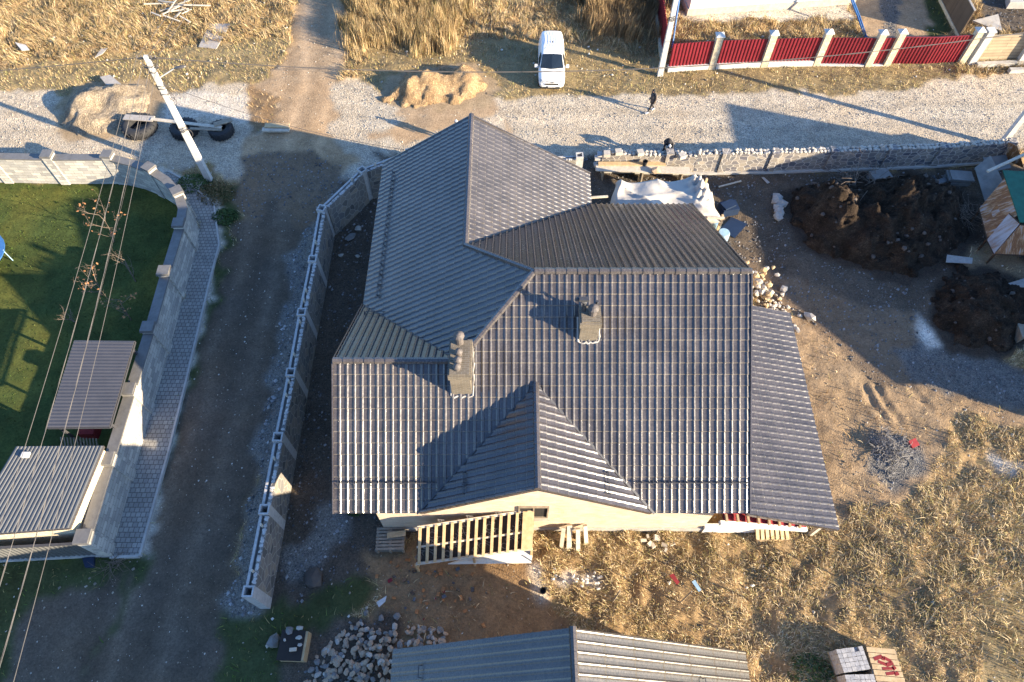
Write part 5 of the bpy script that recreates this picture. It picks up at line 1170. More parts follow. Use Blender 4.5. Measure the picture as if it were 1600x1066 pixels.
def twigs(name, px, n, ln, mat, label, cat, seed, z=.3, flat=.35, r=.018, rad=.8, curl=.3):
    c = P(*px); rd = random.Random(seed); mb = MB()
    for k in range(n):
        a = rd.uniform(0, 6.28); s_ = Vector((c.x + rad * rd.gauss(0, .45), c.y + rad * rd.gauss(0, .4), rd.uniform(0.02, z))); pts = [s_]; d = Vector((math.cos(a), math.sin(a), rd.uniform(-flat, flat)))
        for q_ in range(4): d = (d + Vector((rd.gauss(0, curl), rd.gauss(0, curl), rd.gauss(0, curl * .5)))).normalized(); nx_ = pts[-1] + d * ln * rd.uniform(.15, .3); nx_.z = max(nx_.z, .02); pts.append(nx_)
        mb.tube(pts, [r, r * .9, r * .8, r * .6, r * .4], 4)
    return props(mb.build(name, mat, origin=(c.x, c.y, 0)), label, cat)
twigs('wire_tangle', (1392, 705), 260, .62, simple('bleached roots', (.30, .28, .26), scale=6), 'tangled heap of pale bleached roots and wire on the burnt patch of grass', 'brush heap', 3, .38, r=.013, rad=.85, curl=.9)
twigs('brush', (1330, 305), 60, 1.6, M['twig'], 'dry brush lying on the far side of the large soil mound', 'brush', 5, 1.6, r=.016, rad=1.6)
twigs('brush', (1500, 345), 70, 1.1, M['twig'], 'bush of dry stalks at the right end of the large soil mound', 'brush', 6, .9, r=.012, rad=.6)
twigs('brush', (178, 885), 40, .9, M['twig'], 'dry brush lying by the end of the garden wall and path', 'brush', 7, .2, r=.010, rad=.4)

# ------------------------------------------------------------------ left street clutter
def tyre(label, px, r, tilt=0, rz=0):
    t = thing('tractor_tyre', label, 'tyre', P(*px), 'tractor tyres in a row at the roadside'); off = P(*px); n = 36
    mb = MB(); wd = .26
    mb.lathe([(r * .52, .02), (r * .80, 0), (r * .96, .04), (r, .12), (r, wd * 2 - .12), (r * .96, wd * 2 - .04), (r * .8, wd * 2), (r * .52, wd * 2 - .02), (r * .50, wd * 2 - .06), (r * .62, wd), (r * .50, .06)], off, n)
    mb.f = mb.f[:-2]; k = n; base = 0
    mb.f += [(10 * n + j, 10 * n + (j + 1) % n, (j + 1) % n, j) for j in range(n)]
    mb.build('tyre_wall', M['rubber'], t, smooth=True); mb = MB()
    for k in range(20):
        a = k / 20 * 6.283
        for s_, z0, z1 in ((1, .05, wd), (-1, wd, wd * 2 - .05)):
            p = off + Vector((r * math.cos(a), r * math.sin(a), z0)); q_ = off + Vector((r * math.cos(a + .16 * s_), r * math.sin(a + .16 * s_), z1)); mb.beam(p, q_, .07, .06, up=(math.cos(a), math.sin(a), 0))
    mb.build('tread', M['rubber'], t)
tyre('large tractor tyre under the left end of the plank, left of the lamp pole', (221, 203), .98)
tyre('tractor tyre half hidden behind the shaft of the lamp pole', (291, 207), .78)
tyre('tractor tyre under the right end of the plank with a smaller board on it', (348, 209), .70)
def board(a, b, w_, h_, mat, label, name='plank', cat='plank', group=None):
    mb = MB(); mb.beam(a, b, w_, h_); return props(mb.build(name, mat, origin=tuple((Vector(a) + Vector(b)) / 2)), label, cat, group)
board(P(194, 183, .58), P(240, 186, .58), .45, .05, M['plank_grey'], 'wide grey plank lying over the left tractor tyre')
board(P(236, 186, .62), P(346, 199, .60), .22, .05, M['woodpale'], 'long narrow plank bridging the tractor tyres')
board(P(297, 201, .56), P(346, 203, .56), .18, .05, M['woodold'], 'shorter plank next to the long one between the two right tyres')
board(P(334, 195, .68), P(362, 187, .68), .35, .05, M['woodold'], 'short dark board on top of the right hand tractor tyre')
board(P(410, 203, .18), P(452, 203, .18), .30, .12, M['woodpale'], 'pale timber baulk lying on the verge right of the tyres')
board(P(414, 196, .30), P(452, 197, .30), .34, .06, M['wood'], 'weathered board lying on top of the pale timber baulk')
sheet('board_sheet', [(328, 37), (360, 37), (338, 76), (310, 73)], .10, M['plank_grey'], 'flat grey board lying in the dry grass above the lamp pole', 'board', .05)
sheet('board_sheet', [(156, 120), (172, 117), (190, 132), (166, 133)], .35, M['plank_grey'], 'grey board leaning on the rear of the pale sand heap', 'board', .05)
sheet('paper_sheet', [(23, 66), (40, 70), (46, 78), (34, 79)], .22, M['whitecap'], 'crumpled pale sheet in the dry grass near the left edge', 'litter', .03)
sheet('paper_sheet', [(158, 76), (168, 75), (160, 84), (148, 90)], .22, M['plank_grey'], 'crumpled grey sheet in the dry grass left of the lamp pole head', 'litter', .03)
rd = random.Random(4)
for k in range(16):
    c = P(280 + rd.gauss(0, 18), 12 + rd.gauss(0, 8), .2 + rd.random() * .3); a = rd.uniform(0, 3.14); d = Vector((math.cos(a), math.sin(a), rd.uniform(-.15, .15))) * rd.uniform(.4, .9)
    board(c - d, c + d, rd.uniform(.06, .14), .04, M['woodpale'], 'pale scrap lath in the jumbled heap at the top edge above the lamp pole', 'lath', 'lath', 'scrap laths heaped in the dry grass')

# saplings on the lawn
def sapling(px, h, label, leaves=True, seed=0):
    c = P(*px); t = thing('sapling', label, 'young tree', c, 'young trees on the lawn'); rd = random.Random(seed)
    mb = MB(); lf = []
    def branch(p, d, ln, r, lev):
        pts = [p]; 
        for i in range(4): d = (d + Vector((rd.gauss(0, .12), rd.gauss(0, .12), .05))).normalized(); pts.append(pts[-1] + d * ln / 4)
        mb.tube(pts, [r, r * .85, r * .7, r * .55, r * .35], 5)
        if lev < 3:
            for i in range(5 if lev == 0 else 4):
                a = rd.uniform(0, 6.28); k = pts[1 + i % 4]; branch(k, (d * .6 + Vector((math.cos(a), math.sin(a), .2)) * .8).normalized(), ln * .5, r * .45, lev + 1)
        else: lf.extend(pts[2:])
    branch(c, Vector((.05, 0, 1)), h, .035, 0); mb.build('trunk', M['twig'], t)
    if leaves:
        lb = MB()
        for p in lf:
            if rd.random() < .16:
                q_ = p + Vector((rd.gauss(0, .05), rd.gauss(0, .05), rd.gauss(0, .05))); s_ = rd.uniform(.04, .09); a = rd.uniform(0, 6.28); u_ = Vector((math.cos(a), math.sin(a), rd.uniform(-.5, .5))) * s_; w_ = Vector((-math.sin(a), math.cos(a), rd.uniform(-.5, .5))) * s_ * .6
                lb.add([q_ - u_, q_ + w_, q_ + u_, q_ - w_], [(0, 1, 2, 3)])
        lb.build('crown', M['leafdry'], t)
sapling((178, 378), 2.0, 'slim young tree with orange leaves on the lawn nearest the curved wall corner', True, 1)
sapling((160, 462), 1.7, 'young tree with a few orange leaves in the middle of the lawn behind the cables', True, 2)
sapling((212, 440), 1.4, 'bare young tree on the lawn close to the garden wall', False, 3)
sapling((205, 500), 1.6, 'young tree with orange leaves between the brown carport and the wall', True, 4)
sapling((120, 505), 1.1, 'small bare young tree on the open lawn left of the cables', False, 5)
def bush(px, r, label, mat, seed, name='bush', n=900, h=.6):
    c = P(*px); rd = random.Random(seed); mb = MB()
    for k in range(n):
        a = rd.uniform(0, 6.28); q_ = r * rd.random() ** .5; z = rd.random() * h * (1 - (q_ / r) ** 2 * .7); p = Vector((c.x + q_ * math.cos(a) * 1.2, c.y + q_ * math.sin(a), z)); s_ = rd.uniform(.03, .08); u_ = Vector((rd.gauss(0, 1), rd.gauss(0, 1), rd.gauss(0, .6))).normalized() * s_; w_ = u_.cross(Vector((rd.gauss(0, 1), rd.gauss(0, 1), 1))).normalized() * s_ * .6
        mb.add([p - u_, p + w_, p + u_, p - w_], [(0, 1, 2, 3)])
    for k in range(12):
        a = rd.uniform(0, 6.28); mb.tube([(c.x, c.y, 0), (c.x + r * .5 * math.cos(a), c.y + r * .5 * math.sin(a), h * .5), (c.x + r * .9 * math.cos(a), c.y + r * .9 * math.sin(a), h * .6)], [.012, .009, .005], 4)
    return props(mb.build(name, mat, origin=(c.x, c.y, 0)), label, 'bush')
bush((302, 290), .75, 'low green bush at the foot of the lamp pole', M['leafgreen'], 1)
bush((340, 305), .9, 'brownish low bush right of the lamp pole foot', simple('brown leaf', (.16, .11, .05), (.09, .08, .03), 6), 2)
bush((352, 340), .6, 'dark green weed tuft below the lamp pole beside the lane', M['leafgreen'], 3, h=.35)
bush((555, 795), .35, 'green weed at the corner of the brick wall under the roof eave', M['leafgreen'], 4, n=300, h=.3)
bush((1425, 395), .5, 'green weed tuft between the two soil mounds', M['leafgreen'], 6, n=500, h=.3)
bush((1265, 1052), .7, 'dark green weed tuft in the shadow beside the paving block pallets', M['leafgreen'], 7, n=700, h=.35)
sheet('bag', [(128, 872), (147, 870), (146, 886), (133, 887)], .15, M['bluepl'], 'dark blue crumpled bag at the foot of the grey metal fence', 'bag', .12)

# ------------------------------------------------------------------ timber rack in front of the gable
rk = thing('timber_frame', 'leaning timber lath frame backed with black membrane before the gable wall', 'timber frame', P(741, 850))
A_, B_, C_, D_ = P(652, 825, 2.05), P(835, 797, 2.55), P(832, 858, 1.65), P(650, 882, 1.15)
mb = MB(); mb.slab([A_ - Vector((0, 0, .10)), B_ - Vector((0, 0, .10)), C_ - Vector((0, 0, .10)), D_ - Vector((0, 0, .10))], .02); mem = mb.build('membrane', M['membrane'], rk)
nrm_ = (B_ - A_).cross(D_ - A_).normalized(); nrm_ = nrm_ if nrm_.z > 0 else -nrm_
for k in range(14):
    t = .015 + .97 * k / 14 + .01; t = min(t, .985); mb = MB(); mb.beam(A_.lerp(B_, t), D_.lerp(C_, t), .11 if k < 13 else .2, .05, nrm_); mb.build('lath', M['wood'], rk)
mb = MB(); mb.beam(A_.lerp(B_, .97), D_.lerp(C_, .97), .26, .045, nrm_); mb.build('lath', M['wood'], rk)
for nm, a, b, w_ in (('rail', A_, B_, .10), ('rail', D_, C_, .10), ('rail', A_.lerp(D_, .54), B_.lerp(C_, .54), .07)):
    mb = MB(); o_ = nrm_ * (-.05 if nm == 'rail' else 0); mb.beam(a + o_, b + o_, w_, .06, nrm_); mb.build(nm, M['woodpale'], rk)
for p in (A_.lerp(B_, .1), B_, C_, D_, D_.lerp(C_, .5)):
    mb = MB(); mb.box((p.x - .02, p.y + .02, 0), (.09, .09, p.z - .1), z_bottom=True); mb.build('leg', M['wood'], rk)
mb = MB(); mb.slab([P(745, 868, 1.0), P(833, 860, 1.0), P(830, 880, .5), P(700, 882, .5)], .06); mb.build('pale_board', M['white'], rk)
# lettering printed on the membrane between the laths
def lettering(txt, p, size, mat, parent, xdir, ydir, rot=0):
    cu = bpy.data.curves.new('lettering', 'FONT'); cu.body = txt; cu.size = size; cu.extrude = .001
    tmp = bpy.data.objects.new('tmp', cu); COL.objects.link(tmp)
    dg = bpy.context.evaluated_depsgraph_get(); me = bpy.data.meshes.new_from_object(tmp.evaluated_get(dg)); bpy.data.objects.remove(tmp)
    x = xdir.normalized(); y = (ydir - x * ydir.dot(x)).normalized(); x2 = x * math.cos(rot) + y * math.sin(rot); y2 = -x * math.sin(rot) + y * math.cos(rot); z2 = x2.cross(y2)
    Mx = Matrix((x2, y2, z2)).transposed().to_4x4(); Mx.translation = p - parent_loc(parent); me.transform(Mx); me.materials.clear(); me.materials.append(mat)
    o = bpy.data.objects.new('lettering', me); COL.objects.link(o); o.parent = parent; return o
mlet = simple('grey print', (.16, .145, .13), scale=9, bump=0)
for i in range(4):
    for j, tx in enumerate(('DACHOWA', 'JUTA')):
        t = .03 + i * .245 + j * .10; p = A_.lerp(B_, t).lerp(D_.lerp(C_, t), .92 if j == 0 else .75) - nrm_ * .0 + Vector((0, 0, -.09))
        lettering(tx, p, .36, mlet, mem, B_ - A_, A_ - D_, .88)
# pallets
def pallet(loc, rotz, label, boards=7, size=(1.2, .8), mat='woodold', group='wooden pallets'):
    t = thing('pallet', label, 'pallet', loc, group); o = Vector(loc); Mz = Matrix.Rotation(rotz, 3, 'Z')
    for k in range(boards):
        mb = MB(); y = -size[1] / 2 + size[1] * (k + .5) / boards; c = Mz @ Vector((0, y, 0)); mb.box((o.x + c.x, o.y + c.y, o.z + .13), (size[0], size[1] / boards * .68, .022), rotz); mb.build('deck_board', M[mat], t)
    for x in (-size[0] / 2 + .06, 0, size[0] / 2 - .06):
        mb = MB(); c = Mz @ Vector((x, 0, 0)); mb.box((o.x + c.x, o.y + c.y, o.z + .06), (.09, size[1], .115), rotz); mb.build('bearer', M[mat], t)
    return t
for k in range(3): pallet(P(612, 850) + Vector((0, .1, k * .145)), .03, ['pallet lying lowest in the stack left of the timber lath frame', 'middle pallet in the stack left of the timber lath frame', 'top pallet with a bowed board in the stack left of the timber lath frame'][k], 7, (1.15, .95))
board(P(605, 837, .55), P(634, 833, .6), .22, .04, M['wood'], 'short warped board lying on the top pallet')
# box with stones, lower left
cr = thing('stone_crate', 'wooden crate with a dark board lid carrying loose stones beside the rubble pile', 'crate', P(462, 1010))
o_ = P(464, 1012); mb = MB(); mb.box((o_.x, o_.y, 0), (.95, 1.0, .55), -.03, z_bottom=True); mb.build('box', M['wood'], cr)
mb = MB(); mb.box((o_.x - .06, o_.y, .55), (.90, 1.05, .03), -.03, z_bottom=True); mb.build('lid', M['woodold'] if False else M['membrane'], cr)
for k, (u, v, sx, sy, mt) in enumerate(((452, 985, .14, .17, 'stonegrey'), (468, 981, .13, .09, 'stonepale'), (467, 996, .14, .08, 'stonepale'), (445, 1000, .05, .05, 'stonepale'), (469, 1008, .10, .08, 'stonepale'), (458, 1015, .12, .06, 'brick'))):
    p = P(u, v, .66); mb = MB()
    if mt == 'brick': mb.box(p, (.25, .12, .1), .1)
    else: mb.stone(p, (sx, sy, .07), 400 + k)
    props(mb.build('stone', M[mt], origin=tuple(p)), ['grey oval stone at the back left of the crate lid', 'pale squared stone at the back right of the crate lid', 'pale wedge stone in the middle of the crate lid', 'tiny pale stone at the left edge of the crate lid', 'pale squared stone at the right edge of the crate lid', 'single perforated brick at the front of the crate lid'][k], 'stone')
p = P(429, 1003); mb = MB(); mb.stone(p + Vector((0, 0, .15)), (.24, .33, .22), 91); props(mb.build('stone', M['stonegrey'], origin=tuple(p)), 'big smooth grey stone on the grass left of the crate', 'stone')
p = P(490, 905); mb = MB(); mb.stone(p + Vector((0, 0, .12)), (.42, .46, .22), 17, 0, .16); props(mb.build('boulder', M['soilbrown'], origin=tuple(p)), 'dull brown boulder on the chippings by the end of the boundary wall', 'boulder')
# rubble pile: many stones
rd = random.Random(12); protos = []
ctr = P(600, 1022)
placed = 0
polyR = [(478, 1066), (500, 1010), (560, 975), (640, 978), (700, 985), (690, 1008), (625, 1012), (618, 1066), (610, 1085), (480, 1085)]
pR = [(P(u, v).x, P(u, v).y) for u, v in polyR]; x0, x1 = min(a for a, b in pR), max(a for a, b in pR); y0, y1 = min(b for a, b in pR), max(b for a, b in pR)
while placed < 300:
    x, y = rd.uniform(x0, x1), rd.uniform(y0, y1)
    if not inpoly(np.array([x]), np.array([y]), pR)[0]: continue
    s_ = rd.uniform(.055, .14); ccx = P(600, 1035); z = max(0, .55 - .25 * math.hypot((x - ccx.x), (y - ccx.y) * 1.3)) * rd.random() + .04
    if len(protos) < 12:
        mb = MB(); mb.stone((0, 0, 0), (1.25, .85, .62), 700 + placed, 0, .20); o = mb.build('rubble_stone', [M['stone'], M['stonegrey'], M['stone'], M['stone'], M['stonepale']][placed % 5]); protos.append(o)
    else: o = protos[placed % 12].copy(); COL.objects.link(o)
    o.location = (x, y, z); o.scale = (s_, s_, s_); o.rotation_euler = (rd.uniform(-.4, .4), rd.uniform(-.4, .4), rd.uniform(0, 6.28)); props(o, 'rounded field stone in the rubble pile beside the low outbuilding roof', 'stone', 'field stones in the rubble pile'); placed += 1
# boards leaning at the gable wall
for k, (u0, v0, u1, v1, w_, lb) in enumerate(((881, 824, 877, 855, .16, 'leftmost of the leaning beam offcuts at the gable wall'), (890, 820, 889, 857, .2, 'second from left and tallest of the leaning beam offcuts'), (903, 826, 903, 860, .17, 'third from left, in front of the other leaning beam offcuts'), (914, 821, 916, 850, .16, 'rightmost of the leaning beam offcuts at the gable wall'))):
    board(P(u0, v0, .95), P(u1, v1, .05), w_, .12, M['woodpale'], lb, 'beam_offcut', 'beam', 'beam offcuts leaning at the gable wall')
for k in range(7):
    c = P(866 + k * 4, 842 - (k % 3) * 4, .08); d = Vector((.35, -.12 + .1 * (k % 3), .02)); board(c - d, c + d, .08, .05, M['wood'], 'thin split stick in the small pile left of the leaning beam offcuts', 'stick', 'stick', 'split sticks by the gable wall')
for k, (u, v, sx, sy) in enumerate(((1005, 845, .24, .12), (1015, 850, .2, .16), (1026, 841, .22, .24), (1020, 853, .18, .16), (1038, 852, .24, .14), (1050, 850, .22, .16), (1040, 860, .16, .10), (1012, 838, .14, .1))):
    p = P(u, v, .1); mb = MB(); mb.box(p, (sx, sy, .16), k * .7, (.15 * (k % 3), .1)); props(mb.build('wood_block', M['woodpale'], origin=tuple(p)), ['long pale cut wood block at the left of the scatter below the eave', 'square cut wood block second from the left below the eave', 'largest square cut wood block in the scatter below the eave', 'darker cut wood block in front of the largest one', 'cut wood block right of centre in the scatter below the eave', 'cut wood block at the far right of the scatter below the eave', 'smallest cut wood block at the front of the scatter below the eave', 'small cut wood block at the back left touching the wall side'][k], 'block', 'cut wood blocks on the grass')
# planks standing under the porch eave
pk = thing('plank_stack', 'small stack of pine planks standing on the grass under the right eave', 'plank stack', P(1205, 838))
for k in range(7): mb = MB(); mb.beam(P(1183 + k * 7.5, 823, .55), P(1184 + k * 7.8, 843, .15), .14, .05); mb.build('plank', M['wood'], pk)
mb = MB(); mb.beam(P(1182, 844, .08), P(1233, 842, .08), .12, .1); mb.build('bearer', M['wood'], pk)
# brick bats and litter under the dark grass: red and blue-black tile shards
rd = random.Random(31)
for k in range(60):
    u, v = rd.gauss(685, 42), rd.gauss(918, 28); p = P(u, v, .05); s_ = rd.uniform(.03, .10); mb = MB(); mb.box(p, (s_ * 2, s_ * 1.4, .04), rd.uniform(0, 3), (rd.uniform(-.5, .5), rd.uniform(-.5, .5)))
    red_ = rd.random() < .5; props(mb.build('tile_shard', M['redlining'] if rd.random() < .15 and red_ else (M['leafdry'] if red_ else M['tile']), origin=tuple(p)), 'broken tile shard in the shaded litter below the timber frame', 'shard', 'tile shards in the shaded litter')
sheet('metal_sheet', [(588, 941), (604, 931), (602, 940), (592, 949)], .25, M['whitecap'], 'small shiny white sheet lying at the edge of the shaded weeds', 'sheet', .02)
sheet('metal_sheet', [(1081, 909), (1086, 906), (1096, 922), (1092, 925)], .2, M['paleblue'], 'narrow grey blue strip lying among the dry grass by the fence stakes', 'strip', .02)
sheet('board_sheet', [(1046, 899), (1052, 896), (1062, 910), (1058, 914)], .15, M['redlining'], 'thin red edged board lying in the dry grass left of the grey blue strip', 'board', .03)
# fence stakes
for k, (u, v) in enumerate(((957, 941), (1062, 942), (1174, 939), (1285, 938), (1397, 936), (1513, 932))):
    p = P(u, v); mb = MB(); mb.tube([p + Vector((0, 0, -.05)), p + Vector((.02, 0, 2.0))], .03, 6)
    props(mb.build('fence_stake', M['woodold'], origin=tuple(p)), ['first', 'second', 'third', 'fourth', 'fifth', 'last'][k] + ' from the left of the thin stakes standing in the dry grass', 'stake', 'thin stakes in a row in the dry grass')
# pallets of paving blocks and of tiles, lower right
def blocks(c, sx, sy, h, rz, label):
    t = thing('block_pallet', label, 'block pallet', c, 'pallets of paving blocks'); o = Vector(c)
    mb = MB(); mb.box((o.x, o.y, .0), (sx, sy, .14), rz, z_bottom=True); mb.build('pallet_base', M['wood'], t)
    Mz = Matrix.Rotation(rz, 3, 'Z'); rd = random.Random(int(c[0] * 10)); nx, ny, nz = 6, 5, max(1, int((h - .14) / .12))
    mb = MB()
    for i in range(nx):
        for j in range(ny):
            for k in range(nz):
                if k == nz - 1 and rd.random() < .05: continue
                p = Mz @ Vector(((i + .5) / nx * sx - sx / 2, (j + .5) / ny * sy - sy / 2, 0)); mb.box((o.x + p.x, o.y + p.y, .145 + k * .12), (sx / nx * .94, sy / ny * .94, .115), rz + rd.uniform(-.09, .09), (rd.uniform(-.05, .05), rd.uniform(-.05, .05)), z_bottom=True)
    mb.build('paving_blocks', M['stonegrey'] if False else simple('pale paving block', (.46, .44, .42), (.27, .26, .25), 9), t)
    mb = MB()
    for s_ in (-.45, .45): q_ = Mz @ Vector((s_ * sx * 1.06, 0, 0)); mb.box((o.x + q_.x, o.y + q_.y, .14), (.02, sy * .9, h * .6), rz, z_bottom=True)
    mb.build('side_board', M['wood'], t)
blocks(P(1318, 1035, 0), 1.0, .78, .95, .12, 'stack of grey paving blocks with footprint smears, upper of the two at the lower right')
blocks(P(1332, 1078, 0), 1.05, .85, .95, .02, 'stack of grey paving blocks cut by the bottom edge, lower of the two')
tp2 = thing('tile_pallet', 'pallet of tan slats printed with a red emblem beside the paving block stacks', 'pallet', P(1370, 1040))
a = P(1368, 1050, 0)
mb = MB(); mb.box((a.x, a.y - .1, 0), (1.0, 1.5, .8), -.08, z_bottom=True); mb.build('load', M['woodold'], tp2)
for k in range(8):
    mb = MB(); y = a.y + .62 - k * .19; mb.box((a.x + .0 + k * .012, y, .81), (1.02, .165, .03), -.08, z_bottom=True); sl = mb.build('slat', M['wood'], tp2)
mb = MB()
for (ox, oy, sx, sy, rz) in ((-.18, .38, .34, .12, .3), (.0, .36, .1, .14, -.2), (.14, .32, .26, .11, -.5), (-.08, .20, .30, .11, -.4), (.18, .17, .28, .13, .3), (.08, .02, .42, .09, .0), (.30, .04, .14, .12, .6), (.12, -.14, .34, .10, .1), (.34, -.15, .16, .12, .2)):
    mb.box((a.x + ox, a.y + oy, .843), (sx, sy, .006), rz)
mb.build('red_print', M['redlining'], tp2)

# ------------------------------------------------------------------ yard on the right
sh = thing('rusty_shed', 'rusty metal shed with torn panels and a green sheet at the right edge', 'shed', P(1590, 350))
mb = MB(); mb.slab([P(1567, 266, 2.1), P(1640, 270, 2.1), P(1640, 352, 2.0), P(1594, 347, 2.0)], .05); mb.build('green_roof', M['green'], sh)
q1 = [P(1570, 278, 2.0), P(1590, 336, 1.95), P(1541, 372, .9), P(1529, 327, .9)]
mb = MB(); mb.slab(q1, .04); mb.build('rusty_panel', M['rust'], sh)
q2 = [P(1576, 334, 1.9), P(1593, 350, 1.9), P(1552, 398, .7), P(1541, 376, .8)]
mb = MB(); mb.slab(q2, .04); mb.build('rusty_panel', M['rustpale'], sh)
q3 = [P(1594, 352, 1.85), P(1650, 356, 1.8), P(1650, 402, .8), P(1554, 398, .75)]
mb = MB(); mb.slab(q3, .04); mb.build('rusty_panel', M['rust'], sh)
for qq in (q1, q2, q3):
    mb = MB()
    for k in (0, 2): mb = MB(); mb.beam(qq[k] + Vector((0, 0, .03)), qq[k + 1] + Vector((0, 0, .03)), .05, .03); mb.build('panel_edge', M['rustdark'], sh)
for p in (P(1531, 329, .85), P(1543, 374, .85), P(1554, 398, .7)):
    mb = MB(); mb.box((p.x, p.y, 0), (.08, .08, p.z), z_bottom=True); mb.build('post', M['rustdark'], sh)
c_ = P(1605, 330); mb = MB(); mb.prism([(c_.x - .2, c_.y - 1.2), (c_.x + 3, c_.y - 1.4), (c_.x + 3.2, c_.y + 1.3), (c_.x - .2, c_.y + 1.2)], 0, 1.7); mb.build('wall', M['rustdark'], sh)
mb = MB(); mb.slab([P(1523, 262, 1.1), P(1548, 243, 1.6), P(1575, 300, 1.2), P(1540, 318, .6)], .05); mb.build('torn_sheet', M['stonegrey'], sh)
mb = MB(); mb.slab([P(1575, 222, 1.8), P(1590, 228, 1.8), P(1600, 262, .6), P(1572, 250, .6)], .04); mb.build('torn_sheet', M['rust'], sh)
board(P(1543, 268, 2.1), P(1604, 240, 2.3), .14, .1, M['woodpale'], 'pale beam laid across the top of the rusty shed debris', 'beam', 'beam')
sheet('metal_sheet', [(1536, 246), (1572, 242), (1580, 262), (1545, 270)], 1.0, M['bluegrey'], 'bluish sheet of metal between the stone wall end and the rusty shed', 'sheet', .03)
for k, (u, v, sx, sy, h, rz, lb) in enumerate(((1372, 285, 1.1, .85, .55, .2, 'stack of grey slabs leaning at the back of the large soil mound'), (1493, 285, 1.2, .75, .6, -.1, 'stack of grey slabs near the right end of the stone wall'))):
    p = P(u, v); t = thing('slab_stack', lb, 'slab stack', p, 'stacks of grey slabs'); rd = random.Random(k)
    for q_ in range(5): mb = MB(); mb.box((p.x + rd.uniform(-.06, .06), p.y + rd.uniform(-.05, .05), q_ * h / 5), (sx, sy, h / 5 - .015), rz + rd.uniform(-.08, .08), z_bottom=True); mb.build('slab', M['stonegrey'], t)
sheet('plastic_sheet', [(1382, 264), (1390, 268), (1404, 287), (1396, 291)], .4, M['bluepl'], 'narrow dark blue sheet leaning by the left slab stack', 'sheet')
sheet('metal_sheet', [(1463, 282), (1478, 276), (1483, 282), (1468, 288)], .3, M['bluegrey'], 'small grey blue sheet left of the right slab stack', 'sheet')
sheet('paper_sheet', [(1444, 281), (1452, 283), (1458, 288), (1450, 288)], .1, M['plank_grey'], 'small pale scrap between the two slab stacks', 'litter')
sheet('paper_sheet', [(1190, 277), (1194, 277), (1203, 285), (1199, 287)], .1, M['plank_grey'], 'small pale scrap on the dark chippings below the stone wall', 'litter')
board(P(1123, 292, .1), P(1158, 283, .1), .07, .06, M['woodpale'], 'thin pale batten lying on the chippings right of the tarpaulin')
rd = random.Random(77)
def boulders(lst):
    for (u, v, sx, sy, sz, mt, lb, nm) in lst:
        p = P(u, v); mb = MB(); mb.stone(p + Vector((0, 0, sz * .5)), (sx, sy, sz), int(u), rd.random(), .2); props(mb.build(nm, M[mt], origin=tuple(p)), lb, 'stone' if nm == 'stone' else 'litter')
boulders([(1264, 496, .22, .36, .2, 'stonepale', 'white pointed boulder on the bare earth right of the lean-to roof', 'stone'),
    (1395, 1 + 400, .1, .1, .1, 'stonepale', 'small pale stone at the foot of the large soil mound', 'stone'), (1244, 515, .16, .3, .1, 'stonepale', 'pale flat stone close to the lean-to roof edge', 'stone'),
    (548, 372, .34, .2, .14, 'stonegrey', 'angular grey stone by the boundary wall near the blue roof slope', 'stone'), (560, 358, .2, .2, .12, 'stonepale', 'pale angular stone between the boundary wall and the blue roof slope', 'stone'), (533, 400, .16, .12, .1, 'stonepale', 'white lump by the lower left of the blue roof slope', 'stone'), (559, 401, .13, .16, .1, 'stonepale', 'white lump right at the eave of the blue roof slope', 'stone'),
    (572, 960 - 2, .12, .12, .1, 'stonegrey', 'grey lump at the edge of the rubble pile in the weeds', 'stone'), (596, 966, .12, .16, .1, 'stonegrey', 'upright grey stone at the top of the rubble pile', 'stone'), (620, 963, .18, .16, .1, 'stonegrey', 'broad grey stone at the top right of the rubble pile', 'stone')])
mb = MB()
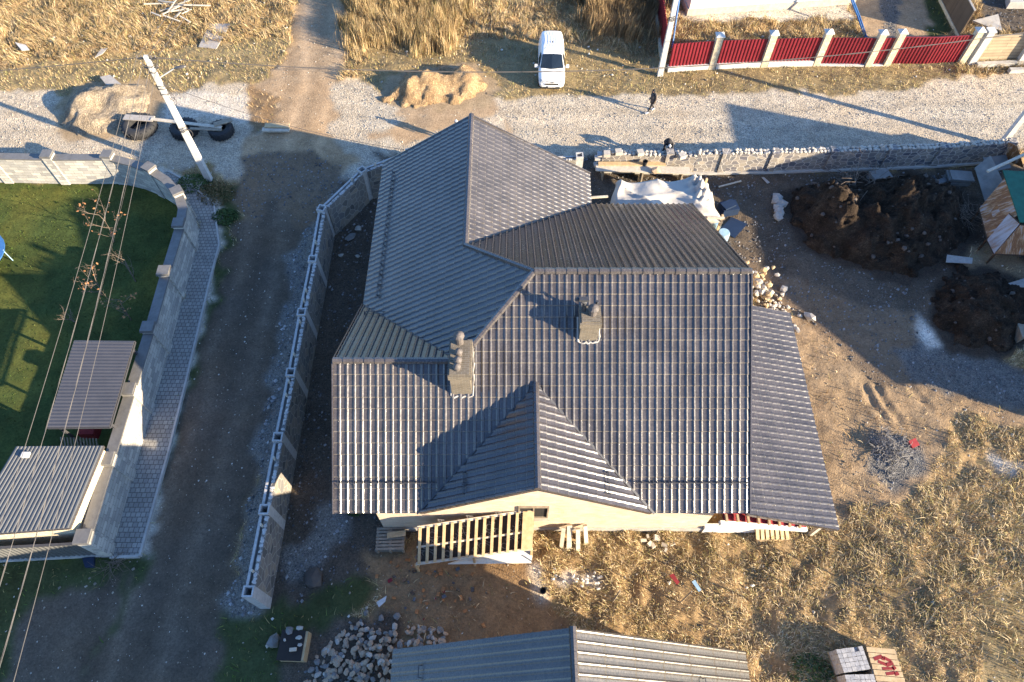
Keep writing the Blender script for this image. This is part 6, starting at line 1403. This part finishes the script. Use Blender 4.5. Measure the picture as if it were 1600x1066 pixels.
for k in range(7): p = P(1213 + (k % 3) * 5, 312 + k * 5, 0); mb.stone(p + Vector((rd.uniform(-.2, .2), 0, .18)), (.3, .26, .22), 600 + k, rd.random() * 3, .35)
props(mb.build('crumpled_bag', M['plank_grey'], origin=tuple(P(1217, 325))), 'crumpled grey sacks heaped on the soil left of the large mound', 'sacks')
rd = random.Random(9)
for k in range(170):
    t = rd.random(); u = 1176 + t * 62 + rd.gauss(0, 9); v = 436 + t * 78 + rd.gauss(0, 14); p = P(u, v); s_ = rd.uniform(.03, .17) * (1.3 if t < .4 else .8); mb = MB(); mb.stone(p + Vector((0, 0, s_ * .5 + max(0, .4 - t))), (s_, s_ * .8, s_ * .6), 900 + k, rd.random() * 3, .32)
    props(mb.build('debris_stone', M['stonepale'] if rd.random() < .7 else M['wood'], origin=tuple(p)), 'pale chunk of rubble in the sunlit debris along the edge of the lean-to roof', 'rubble', 'sunlit rubble along the lean-to roof')
sheet('board_sheet', [(1480, 398), (1520, 403), (1519, 412), (1478, 410)], .25, M['plank_grey'], 'grey boards lying left of the rusty shed on the green weeds', 'board')
sheet('board_sheet', [(1568, 445), (1610, 432), (1612, 450), (1570, 447)], .2, M['plank_grey'], 'grey board sticking in from the right edge above the smaller mound', 'board')
sheet('crate', [(1588, 500), (1604, 490), (1612, 520), (1598, 528)], .6, M['woodold'], 'old wooden crate at the right edge next to the smaller soil mound', 'crate', .5)
p = P(1427, 693, .1); mb = MB(); mb.box(p, (.42, .34, .12), .4, (.2, .1)); props(mb.build('tin', M['redlining'], origin=tuple(p)), 'red and white tin lying beside the heap of bleached roots', 'tin')
p = P(848, 925); mb = MB(); mb.lathe([(.10, 0), (.14, .26), (.12, .26), (.09, .03)], p, 12); props(mb.build('bucket', M['black'], origin=tuple(p)), 'black bucket on the pale spill in the dry grass', 'bucket')
p = P(907, 905); mb = MB()
for k in range(26): mb.stone(p + Vector((rd.gauss(0, .55), rd.gauss(0, .16), .04)), (rd.uniform(.04, .11), .06, .05), k, 0, .3)
props(mb.build('lime_spill', M['whitecap'], origin=tuple(p)), 'spill of white lime crumbs on the dry grass in front of the house', 'spill', kind='stuff')
